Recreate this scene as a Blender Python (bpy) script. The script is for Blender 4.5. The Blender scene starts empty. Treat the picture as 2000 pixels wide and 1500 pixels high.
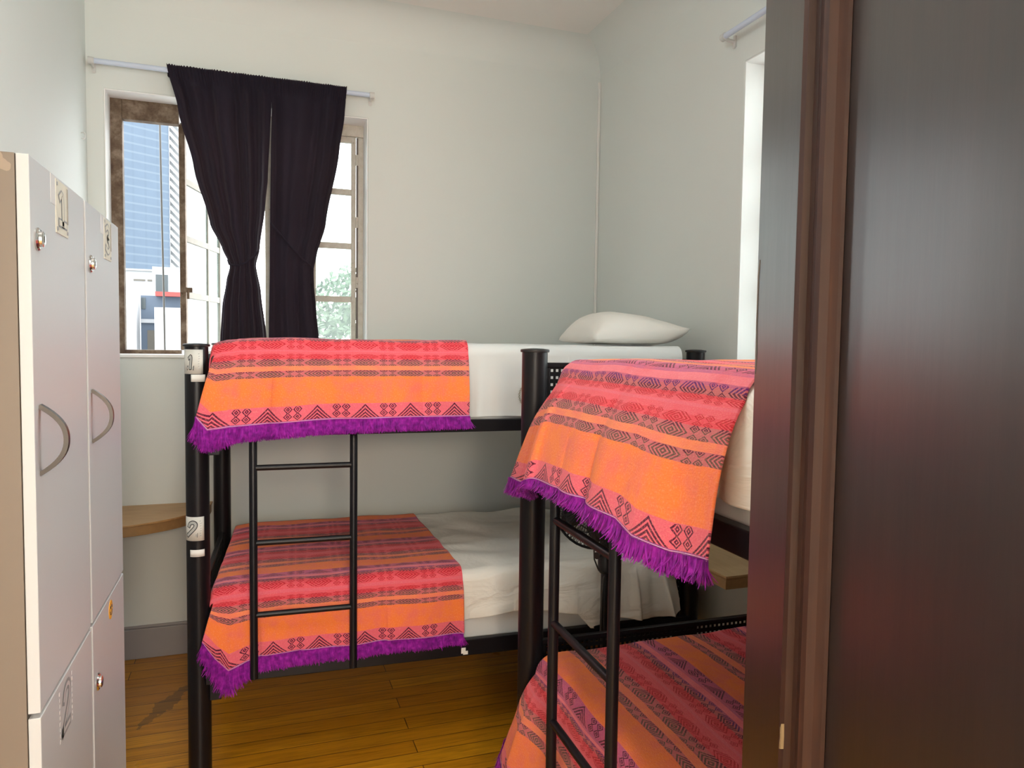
import bpy, bmesh, math, random
from mathutils import Vector, Matrix, noise as mnoise
from math import sin, cos, pi, radians, atan2, sqrt
random.seed(7)
S = bpy.context.scene
COL = S.collection

# ------------------------------------------------------------------ camera, world, lights, exposure
cd = bpy.data.cameras.new('camera'); cam = bpy.data.objects.new('camera', cd); COL.objects.link(cam)
cR = Vector((0.94351721, -0.3310297, 0.01395065)); cU = Vector((0.00489067, 0.05601614, 0.99841789)); cF = Vector((0.33128743, 0.94195623, -0.05447115))
cam.matrix_world = Matrix(((cR.x, cU.x, -cF.x, 0), (cR.y, cU.y, -cF.y, 0), (cR.z, cU.z, -cF.z, 1.65), (0, 0, 0, 1)))
cd.sensor_width = 36; cd.lens = 1424.85 * 36 / 2000; cd.clip_start = 0.02; cd.clip_end = 500
S.camera = cam
S.view_settings.view_transform = 'Standard'; S.view_settings.look = 'None'
S.view_settings.gamma = 1.0; S.view_settings.use_curve_mapping = False
S.view_settings.exposure = 0.40
S.cycles.use_denoising = True
S.cycles.max_bounces = 10; S.cycles.diffuse_bounces = 6; S.cycles.transparent_max_bounces = 16
S.cycles.sample_clamp_indirect = 6.0
w = bpy.data.worlds.new('overcast_sky'); S.world = w; w.use_nodes = True
wn = w.node_tree; wn.nodes.clear()
wo = wn.nodes.new('ShaderNodeOutputWorld'); wb = wn.nodes.new('ShaderNodeBackground')
wt = wn.nodes.new('ShaderNodeTexCoord'); ws = wn.nodes.new('ShaderNodeSeparateXYZ'); wr = wn.nodes.new('ShaderNodeValToRGB')
wn.links.new(wt.outputs['Generated'], ws.inputs[0]); wn.links.new(ws.outputs['Z'], wr.inputs[0])
wr.color_ramp.elements[0].position = 0.0; wr.color_ramp.elements[0].color = (0.72, 0.74, 0.74, 1)
wr.color_ramp.elements[1].position = 0.35; wr.color_ramp.elements[1].color = (0.93, 0.97, 1.0, 1)
wn.links.new(wr.outputs[0], wb.inputs[0]); wb.inputs[1].default_value = 6.5
wn.links.new(wb.outputs[0], wo.inputs[0])
# soft sun behind thin cloud, from the side of the right-hand window
sd = bpy.data.lights.new('hazy_sun', 'SUN'); sd.energy = 2.2; sd.angle = radians(25); sd.color = (1, 0.96, 0.9)
so = bpy.data.objects.new('hazy_sun', sd); COL.objects.link(so)
so.rotation_euler = Vector((-0.80, -0.25, -0.62)).to_track_quat('-Z', 'Y').to_euler(); so.location = (8, 5, 9)
def portal(name, loc, nrm, w_, h_):
    l = bpy.data.lights.new(name, 'AREA'); l.shape = 'RECTANGLE'; l.size = w_; l.size_y = h_; l.cycles.is_portal = True
    o = bpy.data.objects.new(name, l); COL.objects.link(o); o.location = loc
    o.rotation_euler = Vector(nrm).to_track_quat('-Z', 'Z').to_euler()
portal('window_portal', (-0.06, 4.34, 2.2), (0, -1, 0), 1.25, 1.27)
portal('hall_fill_portal', (.15, -2.05, 1.6), (0, 1, 0), 2.0, 1.9)
portal('side_window_portal', (2.24, 2.055, 2.22), (-1, 0, 0), 1.3, 1.33)
LAMP_ROOM = 22.0
LAMP_HALL = 150.0

# ------------------------------------------------------------------ helpers
def tag(o, label=None, cat=None, group=None, kind=None):
    if label: o['label'] = label
    if cat: o['category'] = cat
    if group: o['group'] = group
    if kind: o['kind'] = kind
    return o
def root(name, loc, label=None, cat=None, group=None, kind=None):
    o = bpy.data.objects.new(name, None); COL.objects.link(o); o.location = loc; o.empty_display_size = 0.05
    o['_w'] = list(loc)
    return tag(o, label, cat, group, kind)
def wloc(o):
    v = Vector((0, 0, 0))
    while o: v += o.location; o = o.parent
    return v
def put(name, bm, mat, parent=None, smooth=False, xf=None, solid=0, sub=0, sharp=35, bevel=0):
    """link a bmesh (world coordinates, or xf-local) as one mesh object"""
    if xf is not None: bm.transform(xf)
    bm.normal_update()
    if parent is not None: off = wloc(parent)
    else:
        xs = [v.co for v in bm.verts]
        mn = Vector([min(c[i] for c in xs) for i in range(3)]); mx = Vector([max(c[i] for c in xs) for i in range(3)])
        off = Vector(((mn.x + mx.x) / 2, (mn.y + mx.y) / 2, mn.z))
    bm.transform(Matrix.Translation(-off))
    me = bpy.data.meshes.new(name); bm.to_mesh(me); bm.free()
    o = bpy.data.objects.new(name, me); COL.objects.link(o)
    if parent is not None: o.parent = parent
    else: o.location = off
    for m in (mat if isinstance(mat, (list, tuple)) else [mat]): me.materials.append(m)
    if smooth:
        for p in me.polygons: p.use_smooth = True
        try: me.set_sharp_from_angle(angle=radians(sharp))
        except Exception: pass
    if bevel:
        b = o.modifiers.new('bevel', 'BEVEL'); b.width = bevel; b.segments = 2; b.limit_method = 'ANGLE'
    if solid:
        s = o.modifiers.new('thickness', 'SOLIDIFY'); s.thickness = solid; s.offset = -1
    if sub:
        s = o.modifiers.new('subdivision', 'SUBSURF'); s.levels = sub; s.render_levels = sub
    return o
def box(bm, x0, x1, y0, y1, z0, z1):
    vs = [bm.verts.new((x, y, z)) for z in (z0, z1) for y in (y0, y1) for x in (x0, x1)]
    for f in ((0, 2, 3, 1), (4, 5, 7, 6), (0, 1, 5, 4), (2, 6, 7, 3), (0, 4, 6, 2), (1, 3, 7, 5)):
        bm.faces.new([vs[i] for i in f])
    return vs
def B(x0, x1, y0, y1, z0, z1):
    bm = bmesh.new(); box(bm, x0, x1, y0, y1, z0, z1); return bm
def tube(bm, pts, r, seg=12, cap=True, closed=False):
    pts = [Vector(p) for p in pts]; n = len(pts); rings = []
    up = None
    for i, p in enumerate(pts):
        if closed: t = (pts[(i + 1) % n] - pts[i - 1]).normalized()
        else: t = (pts[min(i + 1, n - 1)] - pts[max(i - 1, 0)]).normalized()
        if up is None: up = Vector((0, 0, 1)) if abs(t.z) < .9 else Vector((1, 0, 0))
        a = (up - t * up.dot(t)).normalized(); b = t.cross(a); up = a
        rr = r[i] if isinstance(r, (list, tuple)) else r
        rings.append([bm.verts.new(p + (a * cos(2 * pi * k / seg) + b * sin(2 * pi * k / seg)) * rr) for k in range(seg)])
    m = n if closed else n - 1
    for i in range(m):
        A, Bb = rings[i], rings[(i + 1) % n]
        for k in range(seg): bm.faces.new((A[k], A[(k + 1) % seg], Bb[(k + 1) % seg], Bb[k]))
    if cap and not closed:
        bm.faces.new(rings[0][::-1]); bm.faces.new(rings[-1])
def T(pts, r, seg=12, closed=False):
    bm = bmesh.new(); tube(bm, pts, r, seg, closed=closed); return bm
def lathe(bm, prof, seg=24, origin=(0, 0, 0), axis=None):
    o = Vector(origin); rings = []
    q = Vector(axis).to_track_quat('Z', 'Y').to_matrix() if axis is not None else Matrix.Identity(3)
    for r, z in prof:
        rings.append([bm.verts.new(o + q @ Vector((r * cos(2 * pi * k / seg), r * sin(2 * pi * k / seg), z))) for k in range(seg)])
    for A, Bb in zip(rings, rings[1:]):
        for k in range(seg): bm.faces.new((A[k], A[(k + 1) % seg], Bb[(k + 1) % seg], Bb[k]))
    bm.faces.new(rings[0][::-1]); bm.faces.new(rings[-1])
def prism(bm, poly, d):
    """poly: list of 3D points, extruded by vector d"""
    a = [bm.verts.new(p) for p in poly]; b = [bm.verts.new(Vector(p) + Vector(d)) for p in poly]
    n = len(poly)
    bm.faces.new(a[::-1]); bm.faces.new(b)
    for i in range(n): bm.faces.new((a[i], a[(i + 1) % n], b[(i + 1) % n], b[i]))
def lerp(a, b, t): return a + (b - a) * t
def interp(tab, x):
    if x <= tab[0][0]: return tab[0][1]
    for (x0, y0), (x1, y1) in zip(tab, tab[1:]):
        if x <= x1:
            t = (x - x0) / (x1 - x0); t = t * t * (3 - 2 * t) * .5 + t * .5
            return lerp(y0, y1, t)
    return tab[-1][1]
def ns(x, y, z=0.0): return mnoise.noise(Vector((x, y, z)))

# ------------------------------------------------------------------ materials
class N:
    def __init__(s, name):
        s.m = bpy.data.materials.new(name); s.m.use_nodes = True; s.t = s.m.node_tree; s.t.nodes.clear()
        s.out = s.t.nodes.new('ShaderNodeOutputMaterial'); s.b = s.t.nodes.new('ShaderNodeBsdfPrincipled')
        s.t.links.new(s.b.outputs[0], s.out.inputs[0])
    def n(s, typ, **kw):
        nd = s.t.nodes.new(typ)
        for k, v in kw.items(): setattr(nd, k, v)
        return nd
    def l(s, a, b): s.t.links.new(a, b)
    def val(s, sock, v):
        if hasattr(v, 'is_output'): s.l(v, sock)
        else: sock.default_value = v
    def math(s, op, a, b=None, c=None):
        nd = s.n('ShaderNodeMath', operation=op)
        s.val(nd.inputs[0], a)
        if b is not None: s.val(nd.inputs[1], b)
        if c is not None: s.val(nd.inputs[2], c)
        return nd.outputs[0]
    def mix(s, f, a, b, blend='MIX'):
        nd = s.n('ShaderNodeMix', data_type='RGBA', blend_type=blend)
        s.val(nd.inputs[0], f)
        for i, v in ((6, a), (7, b)):
            if hasattr(v, 'is_output'): s.l(v, nd.inputs[i])
            else: nd.inputs[i].default_value = (*v, 1)
        return nd.outputs[2]
    def ramp(s, f, stops, const=False):
        nd = s.n('ShaderNodeValToRGB'); cr = nd.color_ramp
        if const: cr.interpolation = 'CONSTANT'
        cr.elements[0].position = stops[0][0]; cr.elements[0].color = (*stops[0][1], 1)
        cr.elements[1].position = stops[-1][0]; cr.elements[1].color = (*stops[-1][1], 1)
        for p, c in stops[1:-1]:
            e = cr.elements.new(p); e.color = (*c, 1)
        s.l(f, nd.inputs[0]); return nd.outputs[0]
    def noise(s, scale, detail=3, vec=None, rough=.5, dist=0):
        nd = s.n('ShaderNodeTexNoise'); nd.inputs['Scale'].default_value = scale; nd.inputs['Detail'].default_value = detail
        nd.inputs['Roughness'].default_value = rough; nd.inputs['Distortion'].default_value = dist
        if vec is None: vec = s.n('ShaderNodeTexCoord').outputs['Object']
        s.l(vec, nd.inputs['Vector']); return nd.outputs['Fac']
    def mapping(s, scale=(1, 1, 1), rot=(0, 0, 0), coord='Object'):
        mp = s.n('ShaderNodeMapping'); mp.inputs['Scale'].default_value = scale; mp.inputs['Rotation'].default_value = rot
        s.l(s.n('ShaderNodeTexCoord').outputs[coord], mp.inputs['Vector']); return mp.outputs[0]
    def bump(s, h, strength=.2, dist=.01):
        nd = s.n('ShaderNodeBump'); nd.inputs['Strength'].default_value = strength; nd.inputs['Distance'].default_value = dist
        s.l(h, nd.inputs['Height']); s.l(nd.outputs[0], s.b.inputs['Normal'])
    def base(s, c, rough=.5, metal=0, spec=.5, coat=0, coat_r=.1):
        if hasattr(c, 'is_output'): s.l(c, s.b.inputs['Base Color'])
        else: s.b.inputs['Base Color'].default_value = (*c, 1)
        s.val(s.b.inputs['Roughness'], rough); s.b.inputs['Metallic'].default_value = metal
        s.b.inputs['Specular IOR Level'].default_value = spec
        s.b.inputs['Coat Weight'].default_value = coat; s.b.inputs['Coat Roughness'].default_value = coat_r
        return s
def simple(name, c, rough=.5, metal=0, spec=.5, var=.06, scale=8, coat=0, coat_r=.1, bump=0, bscale=60):
    k = N(name); f = k.noise(scale, 4)
    a = tuple(x * (1 - var) for x in c); b = tuple(min(1, x * (1 + var)) for x in c)
    k.base(k.mix(f, a, b), rough, metal, spec, coat, coat_r)
    if bump: k.bump(k.noise(bscale, 3), bump, .004)
    return k.m

M = {}
M['wall'] = simple('wall_paint', (.675, .71, .685), .75, var=.02, scale=1.3, bump=.08, bscale=18)
M['ceil'] = simple('ceiling_paint', (.78, .77, .74), .85, var=.02, scale=1)
M['reveal_trim'] = simple('brightened_trim', (.88, .88, .87), .55, var=.02)
M['black'] = simple('black_enamel', (.006, .0052, .007), .36, spec=.30, var=.15, scale=20, coat=0, coat_r=.2)
M['blackplastic'] = simple('black_plastic', (.012, .012, .014), .45, var=.1)
M['sheet'] = simple('white_cotton', (.66, .665, .655), .85, spec=.2, var=.02, scale=5, bump=.12, bscale=25)
def mk_rumpled():
    k = N('rumpled_cream_cotton'); k.base(k.mix(k.noise(5, 3), (.82, .79, .72), (.86, .83, .77)), .85, spec=.2)
    k.bump(k.noise(3.2, 4, k.mapping((1.0, 1.0, 2.4)), .5, 1.6), .55, .03); return k.m
M['cream'] = mk_rumpled()
M['pillow'] = simple('pillow_cotton', (.78, .75, .70), .85, spec=.2, var=.02, scale=5, bump=.15, bscale=14)
M['chrome'] = simple('chrome', (.75, .73, .71), .16, metal=1, var=.05)
M['nickel'] = simple('brushed_nickel', (.10, .088, .078), .42, metal=1, var=.08, scale=40)
M['locker'] = simple('white_laminate', (.49, .51, .525), .42, var=.02, scale=2)
M['lockerside'] = None
M['rod'] = simple('blue_white_rod', (.56, .63, .76), .4, var=.02)
M['bracket'] = simple('clear_bracket', (.62, .62, .60), .35, var=.1)
M['paper'] = simple('sticker_paper', (.66, .66, .62), .6, var=.06, scale=60)
M['label'] = simple('blank_label', (.80, .80, .77), .6, var=.03, scale=40)
M['ink'] = simple('dark_ink', (.045, .048, .05), .6)
M['greyink'] = simple('grey_ink', (.42, .44, .43), .6)
M['faintink'] = simple('faded_ink', (.26, .27, .28), .6)
M['plate'] = simple('yellowed_tag', (.60, .58, .49), .55, var=.08, scale=50)
M['tape'] = simple('old_tape', (.58, .57, .57), .35, var=.05, scale=40)
M['smiley'] = simple('orange_sticker', (.75, .36, .03), .5, var=.1, scale=80)
M['gap'] = simple('dark_gap', (.16, .14, .13), .8)
M['bamboo_edge'] = simple('bamboo_edge', (.33, .19, .075), .45, var=.2, scale=40)
M['cable'] = simple('cable_rubber', (.05, .045, .04), .5)
M['conduit'] = simple('white_conduit', (.80, .79, .75), .5, var=.01)
M['baseboard'] = simple('grey_skirting', (.30, .285, .29), .5, var=.05, scale=6)
M['taupe'] = simple('taupe_thread', (.36, .33, .27), .8, var=.2, scale=90)

def mk_door():
    k = N('dark_varnished_wood'); v = k.mapping((26, 26, 1.2)); g = k.noise(3.0, 5, v, .6, .6)
    c = k.ramp(g, [(.3, (.011, .006, .0055)), (.6, (.019, .009, .008)), (.8, (.026, .013, .011))])
    k.base(c, k.math('ADD', .30, k.math('MULTIPLY', k.noise(5, 4), .14)), spec=.6, coat=.8, coat_r=.28)
    k.bump(k.noise(7, 5, k.mapping((5, 5, .7))), .06, .01); return k.m
M['door'] = mk_door()
def mk_mould():
    k = N('red_brown_moulding'); v = k.mapping((30, 30, 1.5)); g = k.noise(3.0, 5, v)
    c = k.ramp(g, [(.3, (.030, .011, .008)), (.65, (.055, .021, .013)), (.85, (.12, .042, .016))])
    k.base(c, .46, spec=.35, coat=0); return k.m
M['mould'] = mk_mould()
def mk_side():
    k = N('warm_lit_side'); tc = k.n('ShaderNodeTexCoord'); sp = k.n('ShaderNodeSeparateXYZ'); k.l(tc.outputs['Object'], sp.inputs[0])
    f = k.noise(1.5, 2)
    base = k.mix(f, (.17, .138, .108), (.185, .15, .118))  # warm hall light on this side is put into the tan colour
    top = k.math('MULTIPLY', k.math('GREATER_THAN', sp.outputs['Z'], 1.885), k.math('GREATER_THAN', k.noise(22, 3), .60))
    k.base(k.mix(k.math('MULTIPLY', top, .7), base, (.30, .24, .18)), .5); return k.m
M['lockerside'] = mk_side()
def mk_floor():
    k = N('amber_floorboards'); tc = k.n('ShaderNodeTexCoord')
    br = k.n('ShaderNodeTexBrick'); k.l(tc.outputs['Object'], br.inputs['Vector'])
    br.inputs['Scale'].default_value = 1; br.inputs['Brick Width'].default_value = 2.4; br.inputs['Row Height'].default_value = .095
    br.inputs['Mortar Size'].default_value = .0022; br.inputs['Mortar Smooth'].default_value = .3; br.inputs['Bias'].default_value = 0
    br.inputs['Color1'].default_value = (.52, .215, .008, 1); br.inputs['Color2'].default_value = (.66, .31, .012, 1)
    br.inputs['Mortar'].default_value = (.10, .03, .004, 1)
    g = k.noise(2.2, 6, k.mapping((1.6, 26, 1)), .6, 1.2)
    gr = k.ramp(g, [(.25, (.50, .42, .36)), (.5, (.92, .88, .84)), (.72, (1.15, 1.1, 1.0))])
    c = k.mix(1.0, br.outputs['Color'], gr, 'MULTIPLY')
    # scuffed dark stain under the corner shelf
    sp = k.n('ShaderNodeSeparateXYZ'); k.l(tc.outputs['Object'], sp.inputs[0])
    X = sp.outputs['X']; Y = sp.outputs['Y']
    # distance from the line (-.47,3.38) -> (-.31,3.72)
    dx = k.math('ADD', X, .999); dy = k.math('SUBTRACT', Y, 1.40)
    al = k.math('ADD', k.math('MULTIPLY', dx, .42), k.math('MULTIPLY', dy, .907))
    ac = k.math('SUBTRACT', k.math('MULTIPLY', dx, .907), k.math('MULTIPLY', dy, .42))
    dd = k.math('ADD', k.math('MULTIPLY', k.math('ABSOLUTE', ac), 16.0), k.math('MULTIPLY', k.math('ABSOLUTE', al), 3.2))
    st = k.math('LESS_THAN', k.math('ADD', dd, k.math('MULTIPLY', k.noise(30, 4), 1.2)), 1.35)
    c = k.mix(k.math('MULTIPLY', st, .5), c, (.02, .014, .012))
    k.base(c, k.math('ADD', .22, k.math('MULTIPLY', k.noise(6, 4), .2)), spec=.5, coat=.25, coat_r=.18)
    k.bump(k.math('ADD', k.math('MULTIPLY', br.outputs['Fac'], -1.0), k.math('MULTIPLY', g, .15)), .35, .004)
    return k.m
M['floor'] = mk_floor()
def mk_wood(name, c0, c1, axis):
    k = N(name); g = k.noise(3, 6, k.mapping(axis), .6, .8)
    k.base(k.ramp(g, [(.3, c0), (.7, c1)]), .42, spec=.4, coat=.1); return k.m
M['shelfwood'] = mk_wood('oak_shelf', (.40, .225, .085), (.52, .31, .135), (2, 22, 8))
M['bamboo'] = mk_wood('bamboo_board', (.44, .29, .13), (.53, .36, .175), (14, 2, 8))
def mk_rust():
    k = N('rusty_window_frame'); f = k.noise(14, 6, None, .7); g = k.noise(4, 3)
    c = k.ramp(f, [(.3, (.06, .030, .018)), (.5, (.14, .095, .06)), (.68, (.26, .20, .15))])
    k.base(c, .75); k.bump(f, .4, .004); return k.m
M['rust'] = mk_rust()
def mk_peel():
    k = N('old_cream_window_paint'); f = k.noise(26, 5, None, .7)
    c = k.ramp(f, [(.27, (.20, .16, .11)), (.36, (.52, .49, .42)), (.7, (.62, .60, .54))])
    k.base(c, .6); k.bump(f, .3, .003); return k.m
M['peel'] = mk_peel()
M['peel2'] = simple('darkened_sash_paint', (.21, .195, .165), .7, var=.2, scale=20)  # shade put into the cream paint's colour, against bright outdoor light
def mk_glass(name, haze):
    k = N(name); t = k.n('ShaderNodeBsdfTransparent'); t.inputs[0].default_value = (.95, .98, .97, 1)
    g = k.n('ShaderNodeBsdfGlossy'); g.inputs['Roughness'].default_value = .03
    fr = k.n('ShaderNodeFresnel'); fr.inputs[0].default_value = 1.45
    m1 = k.n('ShaderNodeMixShader'); k.l(fr.outputs[0], m1.inputs[0]); k.l(t.outputs[0], m1.inputs[1]); k.l(g.outputs[0], m1.inputs[2])
    d = k.n('ShaderNodeBsdfTranslucent'); d.inputs[0].default_value = (.82, .92, .88, 1)
    m2 = k.n('ShaderNodeMixShader'); k.val(m2.inputs[0], k.math('ADD', haze * .7, k.math('MULTIPLY', k.noise(9, 4), haze * .6)))
    k.l(m1.outputs[0], m2.inputs[1]); k.l(d.outputs[0], m2.inputs[2]); k.l(m2.outputs[0], k.out.inputs[0]); return k.m
M['glass'] = mk_glass('window_glass', .06); M['hazy'] = mk_glass('dusty_window_glass', .07)
def mk_curtain():
    k = N('navy_black_curtain_cloth'); f = k.noise(3, 3)
    wv = k.n('ShaderNodeTexWave'); wv.inputs['Scale'].default_value = 400
    k.base(k.mix(f, (.017, .014, .026), (.027, .022, .036)), .8, spec=.15)
    k.b.inputs['Sheen Weight'].default_value = .25; k.b.inputs['Sheen Roughness'].default_value = .5
    k.b.inputs['Sheen Tint'].default_value = (.45, .38, .45, 1)
    tr = k.n('ShaderNodeBsdfTranslucent'); tr.inputs[0].default_value = (.20, .145, .15, 1)
    mx = k.n('ShaderNodeMixShader'); mx.inputs[0].default_value = .38
    k.l(k.b.outputs[0], mx.inputs[1]); k.l(tr.outputs[0], mx.inputs[2]); k.l(mx.outputs[0], k.out.inputs[0])
    k.bump(k.noise(120, 2), .1, .002); return k.m
M['curtain'] = mk_curtain()

def mk_blanket():
    """woven stripes and nested-diamond motifs; UV.x = metres along the stripe, UV.y = metres from the hem"""
    k = N('woven_striped_blanket')
    uv = k.n('ShaderNodeUVMap'); uv.uv_map = 'UVMap'; sp = k.n('ShaderNodeSeparateXYZ'); k.l(uv.outputs[0], sp.inputs[0])
    wob = k.math('MULTIPLY', k.math('SUBTRACT', k.noise(5, 2, uv.outputs[0]), .5), .006)
    t = sp.outputs['X']; s = k.math('ADD', sp.outputs['Y'], wob)
    PER = .395
    f = k.math('FRACT', k.math('DIVIDE', k.math('ADD', s, PER * 4), PER))
    PINK = (.80, .15, .21); PINK2 = (.88, .24, .30); RED = (.78, .075, .105); RED2 = (.82, .12, .16)
    ORA = (.93, .235, .055); ORA2 = (.90, .27, .12); GRY = (.55, .155, .17); PUR = (.55, .13, .25); LAV = (.62, .28, .58)
    seq = [(0, PINK2), (.010, PINK), (.050, ORA), (.137, GRY), (.168, ORA2), (.194, GRY), (.232, RED), (.262, RED2),
           (.288, PINK), (.300, RED2), (.318, RED), (.345, GRY), (.366, PUR), (.374, PINK2), (.390, PINK2)]
    base = k.ramp(f, [(a / PER, c) for a, c in seq], const=True)
    low = k.math('MULTIPLY', k.math('LESS_THAN', f, .050 / PER), k.math('GREATER_THAN', s, .2))
    base = k.mix(k.math('MULTIPLY', low, .62), base, (.40, .09, .28))
    hm = k.math('LESS_THAN', s, .0105); hl = k.math('GREATER_THAN', k.math('FRACT', k.math('DIVIDE', s, .0042)), .5)
    base = k.mix(hm, base, k.mix(hl, (.30, .03, .33), (.72, .46, .70)))
    DK = (.075, .006, .035); GN = (.105, .075, .055); DR = (.55, .012, .03); VI = (.085, .010, .16)
    seqL = [(0, DK), (.137, GN), (.160, DK), (.168, DK), (.194, GN), (.222, DK), (.234, DR), (.340, DK), (.358, VI), (.395, VI)]
    line = k.ramp(f, [(a / PER, c) for a, c in seqL], const=True)
    # distance of s from the centre row of its motif (stored /0.04), 1 = no motif
    def V(c, w, lo, hi):
        out = []
        if lo < c: out.append((lo, (c - lo) / .05))
        out.append((max(c, lo), max(0, lo - c) / .05)); out.append((hi, (hi - c) / .05)); return out
    stops = [(0, 1), (.0095, 1)] + [(.010, .0), (.0495, .79), (.050, 1), (.1365, 1)] + [(.137, .36), (.152, .02), (.1675, .33), (.168, 1), (.1935, 1)] + \
            [(.194, .34), (.210, .02), (.233, .44), (.248, .04), (.268, .46), (.270, 1), (.304, 1), (.306, .46), (.324, .04), (.342, .40), (.358, .04), (.373, .35), (.374, 1)]
    vv = k.math('MULTIPLY', k.ramp(f, [(a / PER, (x, x, x)) for a, x in stops]), .05)
    P = .172
    u = k.math('MULTIPLY', k.math('ABSOLUTE', k.math('SUBTRACT', k.math('FRACT', k.math('DIVIDE', t, P)), .5)), P)   # 0 centre .. .086
    d1 = k.math('ADD', k.math('MULTIPLY', u, .74), k.math('MULTIPLY', vv, 1.02))
    L1 = k.math('GREATER_THAN', k.math('FRACT', k.math('DIVIDE', d1, .0102)), .44)
    m1 = k.math('LESS_THAN', d1, .0400)
    u2 = k.math('ABSOLUTE', k.math('SUBTRACT', u, .069)); v2 = k.math('ABSOLUTE', k.math('SUBTRACT', k.math('ABSOLUTE', k.math('SUBTRACT', vv, .0235)), .0095))
    d2 = k.math('ADD', k.math('MULTIPLY', u2, .75), v2)
    L2 = k.math('GREATER_THAN', k.math('FRACT', k.math('DIVIDE', k.math('ADD', d2, .0012), .0066)), .44)
    m2 = k.math('MULTIPLY', k.math('LESS_THAN', d2, .0130), k.math('GREATER_THAN', d1, .0420))
    ln = k.math('MAXIMUM', k.math('MULTIPLY', L1, m1), k.math('MULTIPLY', L2, m2))
    has = k.math('LESS_THAN', vv, .0445)
    ln = k.math('MULTIPLY', ln, has)
    # broken by the weave
    wv = k.noise(420, 1, uv.outputs[0])
    ln = k.math('MULTIPLY', ln, k.math('ADD', .70, k.math('MULTIPLY', k.math('GREATER_THAN', wv, .44), .30)))
    blot = k.ramp(k.noise(16, 4, uv.outputs[0], .6), [(.42, (0, 0, 0)), (.68, (1, 1, 1))])
    ist = k.math('MULTIPLY', k.math('LESS_THAN', k.math('ABSOLUTE', k.math('SUBTRACT', s, 0)), 99), blot)
    base = k.mix(k.math('MULTIPLY', ist, .5), base, (.80, .14, .19))
    # flat mapping of thread direction: tiny horizontal ribs
    mp = k.n('ShaderNodeMapping'); mp.inputs['Scale'].default_value = (90, 420, 1); k.l(uv.outputs[0], mp.inputs['Vector'])
    th = k.noise(1.0, 2, mp.outputs[0])
    fz = k.noise(230, 2, uv.outputs[0])
    c = k.mix(ln, base, line)
    c = k.mix(k.math('MULTIPLY', k.math('SUBTRACT', th, .22), .8), c, (.90, .62, .52), 'MULTIPLY')
    c = k.mix(k.math('MULTIPLY', k.math('GREATER_THAN', fz, .60), .16), c, (.95, .45, .30))
    k.base(c, .92, spec=.1)
    k.b.inputs['Sheen Weight'].default_value = .22; k.b.inputs['Sheen Roughness'].default_value = .6; k.b.inputs['Sheen Tint'].default_value = (1, .6, .55, 1)
    k.bump(k.math('ADD', k.math('MULTIPLY', th, .6), fz), .55, .0035)
    return k.m
M['blanket'] = mk_blanket()
def mk_fringe():
    k = N('purple_fringe_yarn'); f = k.noise(60, 3)
    k.base(k.ramp(f, [(.3, (.13, .001, .16)), (.55, (.27, .006, .29)), (.75, (.42, .02, .40))]), .75, spec=.25)
    k.b.inputs['Sheen Weight'].default_value = .3; k.b.inputs['Sheen Tint'].default_value = (.9, .3, .9, 1); return k.m
M['fringe'] = mk_fringe()
def mk_tower():
    k = N('blue_glass_facade'); uv = k.n('ShaderNodeUVMap'); uv.uv_map = 'UVMap'
    sp = k.n('ShaderNodeSeparateXYZ'); k.l(uv.outputs[0], sp.inputs[0])
    fl = k.math('FRACT', k.math('DIVIDE', sp.outputs['Y'], .62)); cl = k.math('FRACT', k.math('DIVIDE', sp.outputs['X'], .9))
    st = k.math('LESS_THAN', fl, .22)
    c = k.mix(k.noise(.8, 3, uv.outputs[0]), (.028, .050, .080), (.042, .070, .105))
    c = k.mix(k.math('MULTIPLY', k.math('LESS_THAN', cl, .18), .25), c, (.022, .042, .068))
    c = k.mix(k.math('MULTIPLY', st, .55), c, (.066, .094, .12))
    k.base(c, .5); return k.m
M['tower'] = mk_tower()
M['louvre'] = simple('white_louvre', (.22, .24, .23), .6); M['stucco'] = simple('white_stucco', (.27, .28, .29), .8, var=.05, scale=.6)
M['shaded_stucco'] = simple('blue_shaded_wall', (.06, .08, .11), .8, var=.05, scale=.6)  # blue shade of the white buildings put into this stucco colour
M['bglass'] = simple('dark_window', (.02, .03, .034), .3); M['redtrim'] = simple('red_awning', (.17, .018, .014), .6)
M['tanshutter'] = simple('tan_shutter', (.075, .068, .055), .7); M['ground'] = simple('street_asphalt', (.22, .22, .21), .9)
M['leaf'] = simple('tree_leaf', (.055, .082, .042), .6, var=.35, scale=3); M['bark'] = simple('tree_bark', (.12, .09, .06), .9)
M['lamp'] = simple('white_lamp_enamel', (.8, .8, .78), .4)

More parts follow.
